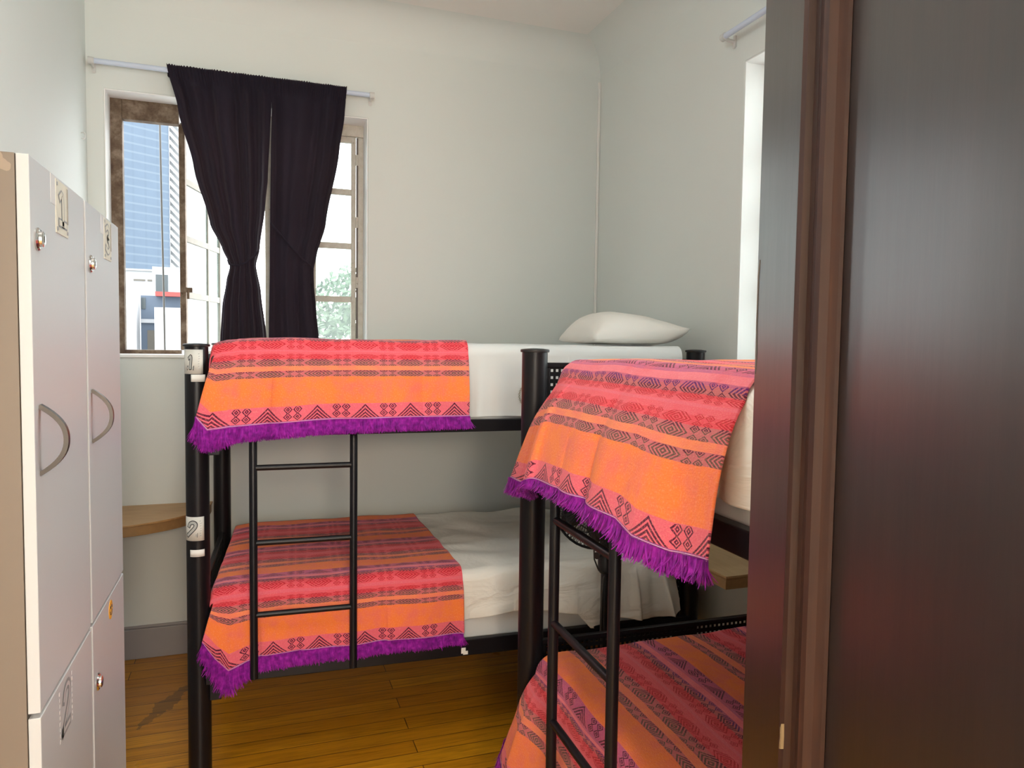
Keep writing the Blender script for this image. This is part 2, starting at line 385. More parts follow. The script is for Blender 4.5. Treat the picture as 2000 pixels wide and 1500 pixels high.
# ------------------------------------------------------------------ room shell
W, R, L, ZC = 4.1215, 1.9933, -0.775, 3.449
def struct(name, bm, mat, parent=None, **k):
    o = put(name, bm, mat, parent, **k)
    if parent is None: o['kind'] = 'structure'
    return o
struct('floor', B(L - .2, R + .2, -.02, W + .2, -.1, 0), M['floor'])
struct('ceiling', B(L - .2, R + .2, -.12, W + .2, ZC, ZC + .12), M['ceil'])
def wall_with_hole(along, a0, a1, h0, h1, hz0, hz1, d0, d1, top=ZC):
    bm = bmesh.new(); A = sorted({a0, h0, h1, a1}); Z = sorted({0, hz0, hz1, top})
    def vert(a, z, d): return (a, d, z) if along == 'x' else (d, a, z)
    g = {(i, k, e): bm.verts.new(vert(a, z, d)) for i, a in enumerate(A) for k, z in enumerate(Z) for e, d in enumerate((d0, d1))}
    solid = {(i, k): not (A[i] >= h0 - 1e-6 and A[i + 1] <= h1 + 1e-6 and Z[k] >= hz0 - 1e-6 and Z[k + 1] <= hz1 + 1e-6) for i in range(len(A) - 1) for k in range(len(Z) - 1)}
    for (i, k), ok in solid.items():
        if not ok: continue
        for e in (0, 1): bm.faces.new([g[i, k, e], g[i + 1, k, e], g[i + 1, k + 1, e], g[i, k + 1, e]])
        for (di, dk), (p, q) in {(-1, 0): ((i, k), (i, k + 1)), (1, 0): ((i + 1, k), (i + 1, k + 1)), (0, -1): ((i, k), (i + 1, k)), (0, 1): ((i, k + 1), (i + 1, k + 1))}.items():
            if not solid.get((i + di, k + dk), False): bm.faces.new([g[(*p, 0)], g[(*q, 0)], g[(*q, 1)], g[(*p, 1)]])
    bmesh.ops.recalc_face_normals(bm, faces=bm.faces); return bm
struct('wall_back', wall_with_hole('x', L - .2, R + .2, -.698, .5885, 1.560, 2.8777, W, W + .24), M['wall'], bevel=.006)
struct('wall_right', wall_with_hole('y', -.12, W, 1.41, 2.70, 1.555, 2.8777, R, R + .24), M['wall'], bevel=.006)
struct('wall_left', B(L - .2, L, -.12, W, 0, ZC), M['wall'])
struct('wall_front', wall_with_hole('x', L, R, -.46, .44, 0, 2.50, -.12, 0), M['wall'])
# soft plaster coves where the walls meet the ceiling
def cove(axis, p, a0, a1, sgn, r=.13):
    bm = bmesh.new(); pr = []
    for i in range(9):
        a = pi / 2 * i / 8; pr.append((r - r * sin(a) , -(r - r * cos(a))))
    pr = [(0.0, 0.0)] + [(r * (1 - cos(pi / 2 * i / 8)), -r * (1 - sin(pi / 2 * i / 8))) for i in range(9)]
    poly = []
    for d, z in pr:
        poly.append(Vector((a0, p + sgn * d, ZC + z)) if axis == 'x' else Vector((p + sgn * d, a0, ZC + z)))
    prism(bm, poly, (a1 - a0, 0, 0) if axis == 'x' else (0, a1 - a0, 0))
    bmesh.ops.recalc_face_normals(bm, faces=bm.faces); return bm
struct('trim_1', cove('x', W, L, R, -1, .17), M['wall'], smooth=True)
struct('trim_2', cove('y', R, 0, W, -1, .17), M['wall'], smooth=True)
struct('trim_3', B(R - .016, R - .001, W - .016, W - .001, .02, 3.25), M['conduit'], bevel=.003)
bm = B(L, R, W - .018, W, 0, .158); box(bm, L, R, W - .013, W, .158, .172)
struct('baseboard_back', bm, M['baseboard'], bevel=.004)
struct('baseboard_right', B(R - .018, R, 0, W - .018, 0, .168), M['baseboard'], bevel=.004)
# the hallway behind the camera, where the photographer stands
struct('floor_hallway', B(-1.6, 1.9, -1.9, -.02, -.1, 0), M['floor'])
struct('ceiling_hallway', B(-1.6, 1.9, -1.9, -.12, 2.75, 2.87), M['ceil'])
struct('wall_hallway', wall_with_hole('x', -1.6, 1.9, -.85, 1.15, .65, 2.55, -2.0, -1.9, 2.75), M['wall'])
w3 = root('hall_fill_window', (.15, -1.95, .65)); w3['kind'] = 'structure'  # added hallway window, unseen; lets daylight in to fill the lower bunks
bm = B(-.85, -.81, -1.98, -1.94, .65, 2.55); box(bm, 1.11, 1.15, -1.98, -1.94, .65, 2.55); box(bm, -.81, 1.11, -1.98, -1.94, .65, .69); box(bm, -.81, 1.11, -1.98, -1.94, 2.51, 2.55); box(bm, .13, .17, -1.98, -1.94, .69, 2.51)
put('casement_frame', bm, M['peel'], w3)
struct('wall_hallway_left', B(-1.7, -1.6, -2.0, -.12, 0, 2.75), M['wall'])
struct('wall_hallway_right', B(1.9, 2.0, -2.0, -.12, 0, 2.75), M['wall'])

# reveal liners paler than the wall; window light put into their colour
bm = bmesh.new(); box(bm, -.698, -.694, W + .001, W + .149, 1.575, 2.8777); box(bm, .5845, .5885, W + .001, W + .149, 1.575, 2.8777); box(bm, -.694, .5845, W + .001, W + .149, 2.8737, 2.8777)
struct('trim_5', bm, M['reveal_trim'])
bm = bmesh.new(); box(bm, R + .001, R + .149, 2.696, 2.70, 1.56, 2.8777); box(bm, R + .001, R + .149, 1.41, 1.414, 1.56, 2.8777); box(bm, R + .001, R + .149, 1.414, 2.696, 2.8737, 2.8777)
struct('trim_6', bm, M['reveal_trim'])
# ---- window in the back wall: rusty open casement at the left, cream casement at the right
WY = W + .15
win = root('window_1', (-.06, WY, 1.575)); win['kind'] = 'structure'
bm = bmesh.new()
box(bm, -.698, -.640, WY - .02, WY + .035, 1.562, 2.8777); box(bm, -.640, -.374, WY - .02, WY + .035, 2.775, 2.8777)
box(bm, -.640, -.374, WY - .02, WY + .035, 1.562, 1.594); box(bm, -.376, -.346, WY - .025, WY + .035, 1.594, 2.775)
put('rusty_frame', bm, M['rust'], win, bevel=.004)
bm = bmesh.new()
box(bm, -.346, .5885, WY, WY + .035, 2.812, 2.8777); box(bm, -.346, .5885, WY, WY + .035, 1.562, 1.59)
box(bm, .554, .5885, WY + .008, WY + .035, 1.59, 2.812); box(bm, .052, .088, WY, WY + .035, 1.59, 2.812)
put('cream_frame', bm, M['peel'], win, bevel=.003)
put('gap_strip', B(.545, .556, WY - .002, WY + .006, 1.60, 2.805), M['gap'], win)
def sash(name, xf, wid, cols, z0, z1, zb, mat, glass, hinge=None):
    """cols: muntin centres along the sash, zb: glazing-bar heights"""
    bm = bmesh.new(); st = .026
    box(bm, 0, st, 0, .024, z0, z1); box(bm, wid - st, wid, 0, .024, z0, z1)
    box(bm, st, wid - st, 0, .024, z0, z0 + st); box(bm, st, wid - st, 0, .024, z1 - .034, z1)
    for c in cols: box(bm, c - .012, c + .012, .003, .021, z0 + st, z1 - .034)
    ed = [st] + [x for c in cols for x in (c - .012, c + .012)] + [wid - st]
    for z in zb:
        for a, b in zip(ed[::2], ed[1::2]): box(bm, a, b, .003, .021, z - .017, z + .017)
    s = put(name, bm, mat, win, xf=xf, bevel=.002)
    zs = [z0 + st] + [x for z in zb for x in (z - .017, z + .017)] + [z1 - .034]
    for i, (a, b) in enumerate(zip(ed[::2], ed[1::2])):
        for j, (c, d) in enumerate(zip(zs[::2], zs[1::2])):
            put('pane', B(a, b, .010, .014, c, d), glass, s, xf=xf)
    return s
th = radians(90 - 15.8)
sash('open_sash', Matrix.Translation((-.352, WY + .036, 0)) @ Matrix.Rotation(th, 4, 'Z'), .575, [.365], 1.60, 2.80, [2.50, 2.195, 1.893], M['peel2'], M['glass'])
rs = sash('closed_sash', Matrix.Translation((.089, WY + .004, 0)), .455, [.2225], 1.592, 2.810, [2.500, 2.196, 1.893], M['peel'], M['hazy'])
for z in (2.68, 2.33, 1.99, 1.64): put('hinge', T([(.549, WY - .006, z - .03), (.549, WY - .006, z + .03)], .007, 8), M['peel'], rs)
bm = bmesh.new(); box(bm, -.372, -.315, WY - .045, WY - .026, 1.900, 1.925); tube(bm, [(-.335, WY - .05, 1.912), (-.335, WY - .05, 1.865)], .007, 8)
put('latch', bm, M['rust'], win)
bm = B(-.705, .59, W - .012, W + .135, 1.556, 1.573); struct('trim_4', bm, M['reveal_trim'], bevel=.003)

# ---- window in the right wall, next to the door leaf
w2 = root('window_2', (R + .15, 2.055, 1.56)); w2['kind'] = 'structure'
bm = bmesh.new(); X0, X1 = R + .15, R + .185
box(bm, X0, X1, 1.41, 1.45, 1.556, 2.877); box(bm, X0, X1, 2.66, 2.70, 1.556, 2.877)
box(bm, X0, X1, 1.45, 2.66, 1.556, 1.596); box(bm, X0, X1, 1.45, 2.66, 2.837, 2.877); box(bm, X0, X1, 2.04, 2.07, 1.596, 2.837)
for z in (2.50, 2.196, 1.893):
    box(bm, X0 + .005, X1 - .005, 1.45, 2.04, z - .014, z + .014); box(bm, X0 + .005, X1 - .005, 2.07, 2.66, z - .014, z + .014)
fr2 = put('casement_frame', bm, M['peel'], w2)
for a, b in ((1.45, 2.04), (2.07, 2.66)): put('pane', B(X0 + .015, X0 + .019, a, b, 1.596, 2.837), M['glass'], fr2)

# ---- the open door leaf on the right
SI, SE = .722, .849
HX, HY = .3803, .0012
dr = root('door_1', (HX, HY, .01)); dr['kind'] = 'structure'
dv = Vector((.29237, .95630, 0)); nv = Vector((-dv.y, dv.x, 0))     # nv: the face towards the camera
DX = Matrix(((dv.x, nv.x, 0, HX), (dv.y, nv.y, 0, HY), (0, 0, 1, 0), (0, 0, 0, 1)))
put('lock_stile', B(SI, SE, -.040, 0, .012, 2.45), M['door'], dr, xf=DX, bevel=.003)
put('hinge_stile', B(0, .11, -.040, 0, .012, 2.45), M['door'], dr, xf=DX, bevel=.003)
put('rail', B(.11, SI, -.040, 0, 2.33, 2.45), M['door'], dr, xf=DX, bevel=.003)
put('rail', B(.11, SI, -.040, 0, .012, .24), M['door'], dr, xf=DX, bevel=.003)
put('panel', B(.11, SI, -.034, -.014, .24, 2.33), M['door'], dr, xf=DX)
def mould_prof():
    k = .079 / .070
    return [(d * k, h) for d, h in ((0, -.0135), (0, .001), (.003, .005), (.010, .008), (.017, .006), (.020, -.001), (.026, -.003), (.040, -.001), (.045, .003), (.052, .007), (.059, .005), (.063, -.003), (.068, -.010), (.070, -.0135))]
for x0, sg in ((SI, -1), (.11, 1)):
    bm = bmesh.new(); prism(bm, [Vector((x0 + sg * d, h, .24)) for d, h in mould_prof()], (0, 0, 2.09)); bmesh.ops.recalc_face_normals(bm, faces=bm.faces)
    put('moulding', bm, M['mould'], dr, xf=DX)
for z0, sg in ((.24, 1), (2.33, -1)):
    bm = bmesh.new(); prism(bm, [Vector((.189, h, z0 + sg * d)) for d, h in mould_prof()], (SI - .268, 0, 0)); bmesh.ops.recalc_face_normals(bm, faces=bm.faces)
    put('moulding', bm, M['mould'], dr, xf=DX)
bm = bmesh.new(); c = SI - .0195
prism(bm, [Vector((c, .006, 1.212)), Vector((c + .003, .006, 1.206)), Vector((c + .0025, .006, 1.194)), Vector((c + .004, .006, 1.180)), Vector((c - .0005, .006, 1.182)), Vector((c - .001, .006, 1.197))], (0, .0035, 0))
put('bare_wood_chip', bm, simple('bare_wood', (.33, .23, .115), .7), dr, xf=DX)
bm = bmesh.new(); pts = [(.8385, .0003, 1.765), (.842, .0003, 1.745), (.8425, .0003, 1.71), (.8427, .0003, 1.675), (.8405, .0003, 1.645), (.842, .0003, 1.615)]
tube(bm, pts, [.0006, .0011, .001, .001, .0008, .0004], 5); put('paint_crack', bm, M['gap'], dr, xf=DX)

# ------------------------------------------------------------------ curtains and rods
def rod(name, a, b, label):
    a, b = Vector(a), Vector(b); r = root(name, (a + b) / 2, label, 'curtain rod', 'curtain rods')
    put('pole', T([a, b], .0125, 14), M['rod'], r, smooth=True)
    d = (b - a).normalized(); out = Vector((0, 1, 0)) if abs(d.x) > .5 else Vector((1, 0, 0))
    for p, s in ((a, 1), (b, -1)):
        bm = bmesh.new(); lathe(bm, [(.0165, -.008), (.0165, .016), (.0135, .018)], 14, p, d * s)
        q = p + d * s * .006; tube(bm, [q - Vector((0, 0, .006)), q + out * .028 - Vector((0, 0, .012)), q + out * .058 - Vector((0, 0, .014))], .008, 8)
        tube(bm, [q + out * .050 - Vector((0, 0, .034)), q + out * .057 - Vector((0, 0, .034)), q + out * .057 + Vector((0, 0, .012))], .010, 6)
        put('bracket', bm, M['bracket'], r, smooth=True)
    return r
RY = W - .06
rod('curtain_rod', (-.745, RY, 2.985), (.606, RY, 2.985), 'pale blue white curtain rod on the back wall carrying the dark curtains')
rod('curtain_rod', (R - .06, 2.78, 3.0), (R - .06, 1.34, 3.0), 'pale curtain rod high on the right wall cut off by the dark door')

def curtain(label, lt, rt, tie, nf, seed, cordpts, group):
    bm = bmesh.new(); NX, NZ = 150, 90; z0, z1 = 1.42, 3.006
    g = []
    for j in range(NZ + 1):
        z = lerp(z0, z1, j / NZ); row = []
        xl, xr = interp(lt, z), interp(rt, z); wd = xr - xl
        for i in range(NX + 1):
            a = i / NX
            aw = a + .018 * sin(2 * pi * (a * 3.1 + seed)) * (1 - a) * a * 4
            x = xl + wd * aw
            tz = max(0, (z - tie) / (z1 - tie)) if z > tie else max(0, (tie - z) / (tie - z0)) * .6
            amp = .015 + .020 * (1 - abs(2 * tz - .9)) * (0.5 + .5 * tz)
            amp = max(amp, .010)
            ph = seed * 9 + 1.3 * sin(a * 5 + seed * 3) + .5 * sin(z * 2.3 + a * 7)
            y = sin(2 * pi * nf * a + ph) * amp + .35 * amp * sin(2 * pi * nf * 2.3 * a + ph * 1.7)
            top = max(0, (z - 2.93) / .076)
            if z > 2.93:   # gathered rod pocket
                y = y * .2 + .0035 * sin(2 * pi * 34 * a + seed) 
            rodd = abs(z - 2.985)
            yf = -.0225 - .016 * min(1, max(0, (2.95 - z) / .25))
            yf -= .030 * math.exp(-((z - tie) / .22) ** 2) * sin(pi * a)
            zz = z + (.003 * sin(2 * pi * 41 * a + seed * 5) * top)
            row.append(bm.verts.new((x, RY + yf + y, zz)))
        g.append(row)
    for j in range(NZ):
        for i in range(NX): bm.faces.new((g[j][i], g[j][i + 1], g[j + 1][i + 1], g[j + 1][i]))
    # the back of the rod pocket
    bk = [bm.verts.new((v.co.x, RY + .0165, v.co.z)) for v in g[NZ]]; bl = [bm.verts.new((v.co.x, RY + .0165, v.co.z - .05)) for v in g[NZ]]
    for i in range(NX):
        bm.faces.new((g[NZ][i], g[NZ][i + 1], bk[i + 1], bk[i])); bm.faces.new((bk[i], bk[i + 1], bl[i + 1], bl[i]))
    o = put('curtain', bm, M['curtain'], None, smooth=True, solid=.0015, sharp=180)
    tag(o, label, 'curtain', group)
    put('tie_cord', T(cordpts, .0048, 8), M['curtain'], o, smooth=True)
    return o
lt = [(1.42, -.185), (1.66, -.170), (1.82, -.160), (1.95, -.140), (2.03, -.122), (2.12, -.160), (2.234, -.214), (2.51, -.287), (2.78, -.355), (3.01, -.408)]
rt = [(1.42, .075), (1.665, .055), (1.9, .028), (2.04, .004), (2.12, .022), (2.36, .052), (2.49, .064), (2.75, .076), (2.86, .082), (3.01, .084)]
curtain('left navy black curtain panel, wider, tied in at mid height beside the open casement', lt, rt, 2.02, 5, .3,
        [(.012, RY - .062, 2.105), (.000, RY - .075, 2.085), (-.045, RY - .086, 2.045), (-.085, RY - .082, 2.028), (-.125, RY - .055, 2.036), (-.132, RY - .02, 2.06)], 'dark tied back curtains')
lt2 = [(1.42, .066), (1.665, .066), (2.1, .072), (2.36, .076), (2.6, .080), (2.86, .086), (2.90, .083), (3.01, .083)]
rt2 = [(1.42, .335), (1.67, .316), (1.83, .302), (1.95, .292), (2.03, .290), (2.10, .305), (2.27, .352), (2.657, .421), (2.85, .45), (3.01, .466)]
curtain('right navy black curtain panel, narrower, with a loose diagonal tie cord', lt2, rt2, 2.02, 2.6, .62,
        [(.078, RY - .04, 2.26), (.098, RY - .065, 2.23), (.16, RY - .084, 2.155), (.225, RY - .084, 2.085), (.275, RY - .07, 2.045), (.288, RY - .045, 2.03), (.284, RY - .055, 1.99), (.279, RY - .06, 1.955)], 'dark tied back curtains')

# ------------------------------------------------------------------ digits drawn as ribbons
DIG = {'1': [[(-.16, .26), (.06, .42), (.06, -.40)], [(-.20, -.42), (.30, -.42)]],
       '2': [[(-.26, .22), (-.20, .38), (.02, .46), (.22, .38), (.26, .2), (.16, .02), (-.28, -.42)], [(-.28, -.42), (.30, -.42)]],
       '3': [[(-.24, .34), (0, .46), (.24, .32), (.22, .12), (.02, .02)], [(.02, .02), (.26, -.1), (.26, -.32), (.02, -.46), (-.26, -.34)]]}
def ribbon2d(pts, w):
    """a mitred stroke as quads in 2D"""
    out = []
    P = [Vector(p) for p in pts]
    if len(P) > 2:   # soften
        for _ in range(2):
            Q = [P[0]]
            for a, b in zip(P, P[1:]): Q += [a.lerp(b, .25), a.lerp(b, .75)]
            Q.append(P[-1]); P = Q
    d0 = (P[1] - P[0]).normalized(); d1 = (P[-1] - P[-2]).normalized()
    P[0] = P[0] - d0 * w * .5; P[-1] = P[-1] + d1 * w * .5
    Lf, Rt = [], []
    for i, p in enumerate(P):
        t = (P[min(i + 1, len(P) - 1)] - P[max(i - 1, 0)]).normalized(); n = Vector((-t.y, t.x))
        Lf.append(p + n * w / 2); Rt.append(p - n * w / 2)
    return [(Lf[i], Rt[i], Rt[i + 1], Lf[i + 1]) for i in range(len(P) - 1)]
def digit_mesh(ch, w, fn, lift, sub=1):
    bm = bmesh.new()
    for st in DIG[ch]:
        for q in ribbon2d(st, w):
            bm.faces.new([bm.verts.new(fn(p.x, p.y, lift)) for p in q])
    bmesh.ops.remove_doubles(bm, verts=bm.verts, dist=1e-6)
    return bm

# ------------------------------------------------------------------ bunk beds
def frame_mat(x, y, ang): return Matrix.Translation((x, y, 0)) @ Matrix.Rotation(ang, 4, 'Z')
F1 = frame_mat(-.2034, 2.8881, -.0396)
a2 = -.0239
F2 = frame_mat(.8362, 2.1623, atan2(-cos(a2), sin(a2)))
LEN, DEP, RP = 2.06, 1.033, .0407
HP = 1.6352
def perforated(bm, u, v0, v1, z0, z1, pv, pz, hole):
    nv_ = int((v1 - v0) / pv); nz = int((z1 - z0) / pz)
    for i in range(nv_):
        for j in range(nz):
            a0 = v0 + (v1 - v0) * i / nv_; a1 = v0 + (v1 - v0) * (i + 1) / nv_; c0 = z0 + (z1 - z0) * j / nz; c1 = z0 + (z1 - z0) * (j + 1) / nz
            ma, mc, h = (a0 + a1) / 2, (c0 + c1) / 2, hole / 2
            o = [bm.verts.new((u, a, c)) for a, c in ((a0, c0), (a1, c0), (a1, c1), (a0, c1))]
            k = [bm.verts.new((u, a, c)) for a, c in ((ma - h, mc - h), (ma + h, mc - h), (ma + h, mc + h), (ma - h, mc + h))]
            for q in range(4): bm.faces.new((o[q], o[(q + 1) % 4], k[(q + 1) % 4], k[q]))
    bmesh.ops.remove_doubles(bm, verts=bm.verts, dist=1e-5)
def bunk(F, label, lad0):
    c = F @ Vector((LEN / 2, DEP / 2, 0)); r = root('bunk_bed', c, label, 'bunk bed', 'black metal bunk beds')
    P = {}
    for nm, u, v in (('a', 0, 0), ('b', LEN, 0), ('c', 0, DEP), ('d', LEN, DEP)):
        bm = bmesh.new(); lathe(bm, [(RP, .012), (RP, HP - .010)], 32, (u, v, 0)); p = put('post', bm, M['black'], r, smooth=True, xf=F)
        bm = bmesh.new(); lathe(bm, [(RP + .0045, HP - .0095), (RP + .0055, HP - .006), (RP + .0055, HP - .002), (RP + .002, HP), (RP * .6, HP + .002), (.004, HP + .003)], 32, (u, v, 0))
        put('post_cap', bm, M['blackplastic'], p, smooth=True, xf=F)
        bm = bmesh.new(); lathe(bm, [(RP + .006, 0), (RP + .006, .012), (RP + .001, .03)], 32, (u, v, 0)); put('post_foot', bm, M['blackplastic'], p, smooth=True, xf=F)
        P[nm] = p
    for z0, z1 in ((1.296, 1.345), (.376, .442)):
        for v0, v1 in ((-.040, -.012), (DEP + .012, DEP + .040)):
            put('side_rail', B(RP * .6, LEN - RP * .6, v0, v1, z0, z1), M['black'], r, xf=F, bevel=.003)
        bm = bmesh.new()
        for k in range(11):
            u = .15 + k * (LEN - .3) / 10; box(bm, u - .03, u + .03, -.012, DEP + .012, z1 - .028, z1 - .012)
        put('bed_slats', bm, M['black'], r, xf=F)
        for u0, u1 in ((-.012, .018), (LEN - .018, LEN + .012)):
            put('end_rail', B(u0, u1, RP * .8, DEP - RP * .8, z0 - .03, z1), M['black'], r, xf=F, bevel=.003)
        for u, sg in ((RP * .9, 1), (LEN - RP * .9, -1)):
            bm = bmesh.new(); zz = z0 + .004
            prism(bm, [Vector((u, -.02, zz)), Vector((u + sg * .050, -.02, zz)), Vector((u + sg * .040, -.02, zz - .072)), Vector((u, -.02, zz - .072))], (0, .012, 0))
            bmesh.ops.recalc_face_normals(bm, faces=bm.faces); put('corner_bracket', bm, M['black'], r, xf=F, bevel=.002)
    for zt, zb in ((1.593, 1.385), (.692, .485)):
        for u in (0, LEN):
            bm = bmesh.new(); v0, v1 = RP * .8, DEP - RP * .8
            box(bm, u - .010, u + .010, v0, v1, zt - .016, zt); box(bm, u - .008, u + .008, v0, v1, zb, zb + .012)
            box(bm, u - .006, u + .006, v0, v0 + .018, zb + .012, zt - .016); box(bm, u - .006, u + .006, v1 - .018, v1, zb + .012, zt - .016)
            e = put('end_frame', bm, M['black'], r, xf=F, bevel=.003)
            bm = bmesh.new(); perforated(bm, u, v0 + .018, v1 - .018, zb + .012, zt - .014, .0175, .0215, .0088)
            put('perforated_panel', bm, M['black'], e, xf=F, solid=.0016)
    # ladder
    ld = root('ladder', F @ Vector((lad0 + .18, -.0785, .4)) - wloc(r)); ld.parent = r
    for u in (lad0, lad0 + .360):
        bm = bmesh.new(); tube(bm, [(u, -.0785, .40), (u, -.0785, 1.285), (u, -.070, 1.312), (u, -.05, 1.325), (u, -.036, 1.327)], .0143, 14); put('stile', bm, M['black'], ld, smooth=True, xf=F)
    for z in (1.186, .9077, .6386):
        put('rung', T([F @ Vector((lad0 + .005, -.0785, z)), F @ Vector((lad0 + .355, -.0785, z))], .0108, 12), M['black'], ld, smooth=True)
    return r, P
bunk1, P1 = bunk(F1, 'black metal bunk bed along the back wall under the window, posts tagged 1 and 2', .1955)
bunk2, P2 = bunk(F2, 'black metal bunk bed along the right wall, half hidden by the dark door', .397)

# number tags on the near left post of the window bunk
def on_post(x, y, lift):
    a = -pi / 2 - .0396 - .0 + ANG + x / .0425; rr = RP + .0006 + lift
    return F1 @ Vector((rr * cos(a + .0396), rr * sin(a + .0396), y))
ANG = -.32
def post_patch(w_, h_, zc, lift=0.0, n=10):
    bm = bmesh.new(); A = []
    for i in range(n + 1):
        x = -w_ / 2 + w_ * i / n
        A.append((bm.verts.new(on_post(x, zc - h_ / 2, lift)), bm.verts.new(on_post(x, zc + h_ / 2, lift))))
    for p, q in zip(A, A[1:]): bm.faces.new((p[0], q[0], q[1], p[1]))
    return bm
for ch, zt, zl, wt, sx, dl in (('1', 1.571, 1.512, .086, .62, .26), ('2', .963, .873, .084, .92, .02)):
    ANG = -.36
    st = put('number_tag', post_patch(wt, .088, zt), M['paper'], P1['a'], smooth=True, solid=.0006)
    st['label'] = 'white paper tag with the number ' + ch
    h = .054
    f = lambda x, y, l, zt=zt, sx=sx: on_post(x * h * sx - .002 + .1 * y * h, zt + y * h, l)
    put('numeral', digit_mesh(ch, .30, f, .0008), M['ink'], P1['a']); put('numeral', digit_mesh(ch, .17, f, .0012), M['greyink'], P1['a'])
    bm = bmesh.new()
    for k in range(7):
        zz = zt + .03 - k * .009; x0 = .026 + random.uniform(-.001, .002)
        bm.faces.new([bm.verts.new(on_post(x, z, .0009)) for x, z in ((x0, zz), (x0 + random.uniform(.003, .007), zz + .001), (x0 + .004, zz - .002), (x0 - .001, zz - .003))])
    put('lettering', bm, M['greyink'], P1['a'])
    ANG = dl; put('blank_label', post_patch(.054, .026, zl), M['label'], P1['a'], smooth=True, solid=.0005)

# ------------------------------------------------------------------ mattresses
def rounded_slab(u0, u1, v0, v1, z0, z1, r, bump=.004, seed=0, nu=44, nv_=24):
    bm = bmesh.new(); rings = []
    prof = [(r - r * sin(pi / 2 * i / 5), r - r * cos(pi / 2 * i / 5)) for i in range(6)]; pb = [(a * .3, b * .3) for a, b in prof]
    h = z1 - z0
    levels = pb + [(0, h * .5)] + [(a, h - b) for a, b in prof[::-1]]
    def ring(ins, z):
        pts = []; uu0, uu1, vv0, vv1 = u0 + ins, u1 - ins, v0 + ins, v1 - ins
        for i in range(nu): pts.append((lerp(uu0, uu1, i / nu), vv0))
        for i in range(nv_): pts.append((uu1, lerp(vv0, vv1, i / nv_)))
        for i in range(nu): pts.append((lerp(uu1, uu0, i / nu), vv1))
        for i in range(nv_): pts.append((uu0, lerp(vv1, vv0, i / nv_)))
        # round the plan corners
        out = []
        cr = .06
        for x, y in pts:
            cx = min(max(x, uu0 + cr), uu1 - cr); cy = min(max(y, vv0 + cr), vv1 - cr)
            dx, dy = x - cx, y - cy
            if abs(dx) > 1e-6 and abs(dy) > 1e-6:
                d = sqrt(dx * dx + dy * dy); x, y = cx + dx / d * cr, cy + dy / d * cr
            out.append(bm.verts.new((x + .003 * ns(x * 5, y * 5, z * 9 + seed), y + bump * ns(x * 4 + seed, y * 4, z * 7), z + (bump * ns(x * 6, y * 6, seed) if z > z0 + h * .6 else 0))))
        return out
    for a, b in levels: rings.append(ring(a, z0 + b))
    for A, C in zip(rings, rings[1:]):
        n = len(A)
        for k in range(n): bm.faces.new((A[k], A[(k + 1) % n], C[(k + 1) % n], C[k]))
    for k in range(1, 6): rings.append(ring(r + (DEP * .49 - r) * k / 6, z1 + .004 * k / 6))
    for A, C in zip(rings[len(levels) - 1:], rings[len(levels):]):
        n = len(A)
        for k in range(n): bm.faces.new((A[k], A[(k + 1) % n], C[(k + 1) % n], C[k]))
    bm.faces.new(rings[0][::-1]); bm.faces.new(rings[-1])
    return bm
MV0, MV1 = -.006, 1.0
def mattress(F, z0, z1, label, seed, u0=.045, u1=2.0):
    o = put('mattress', rounded_slab(u0, u1, MV0, MV1, z0, z1, .04, seed=seed), M['sheet'], None, smooth=True, xf=F, sharp=180)
    return tag(o, label, 'mattress', 'single mattresses on the bunks')
mattress(F1, 1.334, 1.634, 'thick white mattress on the top bunk by the window', 1)
mt1 = mattress(F1, .431, .694, 'white mattress on the bottom bunk by the window', 2)
mattress(F2, 1.334, 1.580, 'white mattress on the top bunk beside the dark door', 3, u0=.19)
mattress(F2, .431, .660, 'mattress hidden under the striped blanket on the low bunk beside the door', 4, u0=.07)

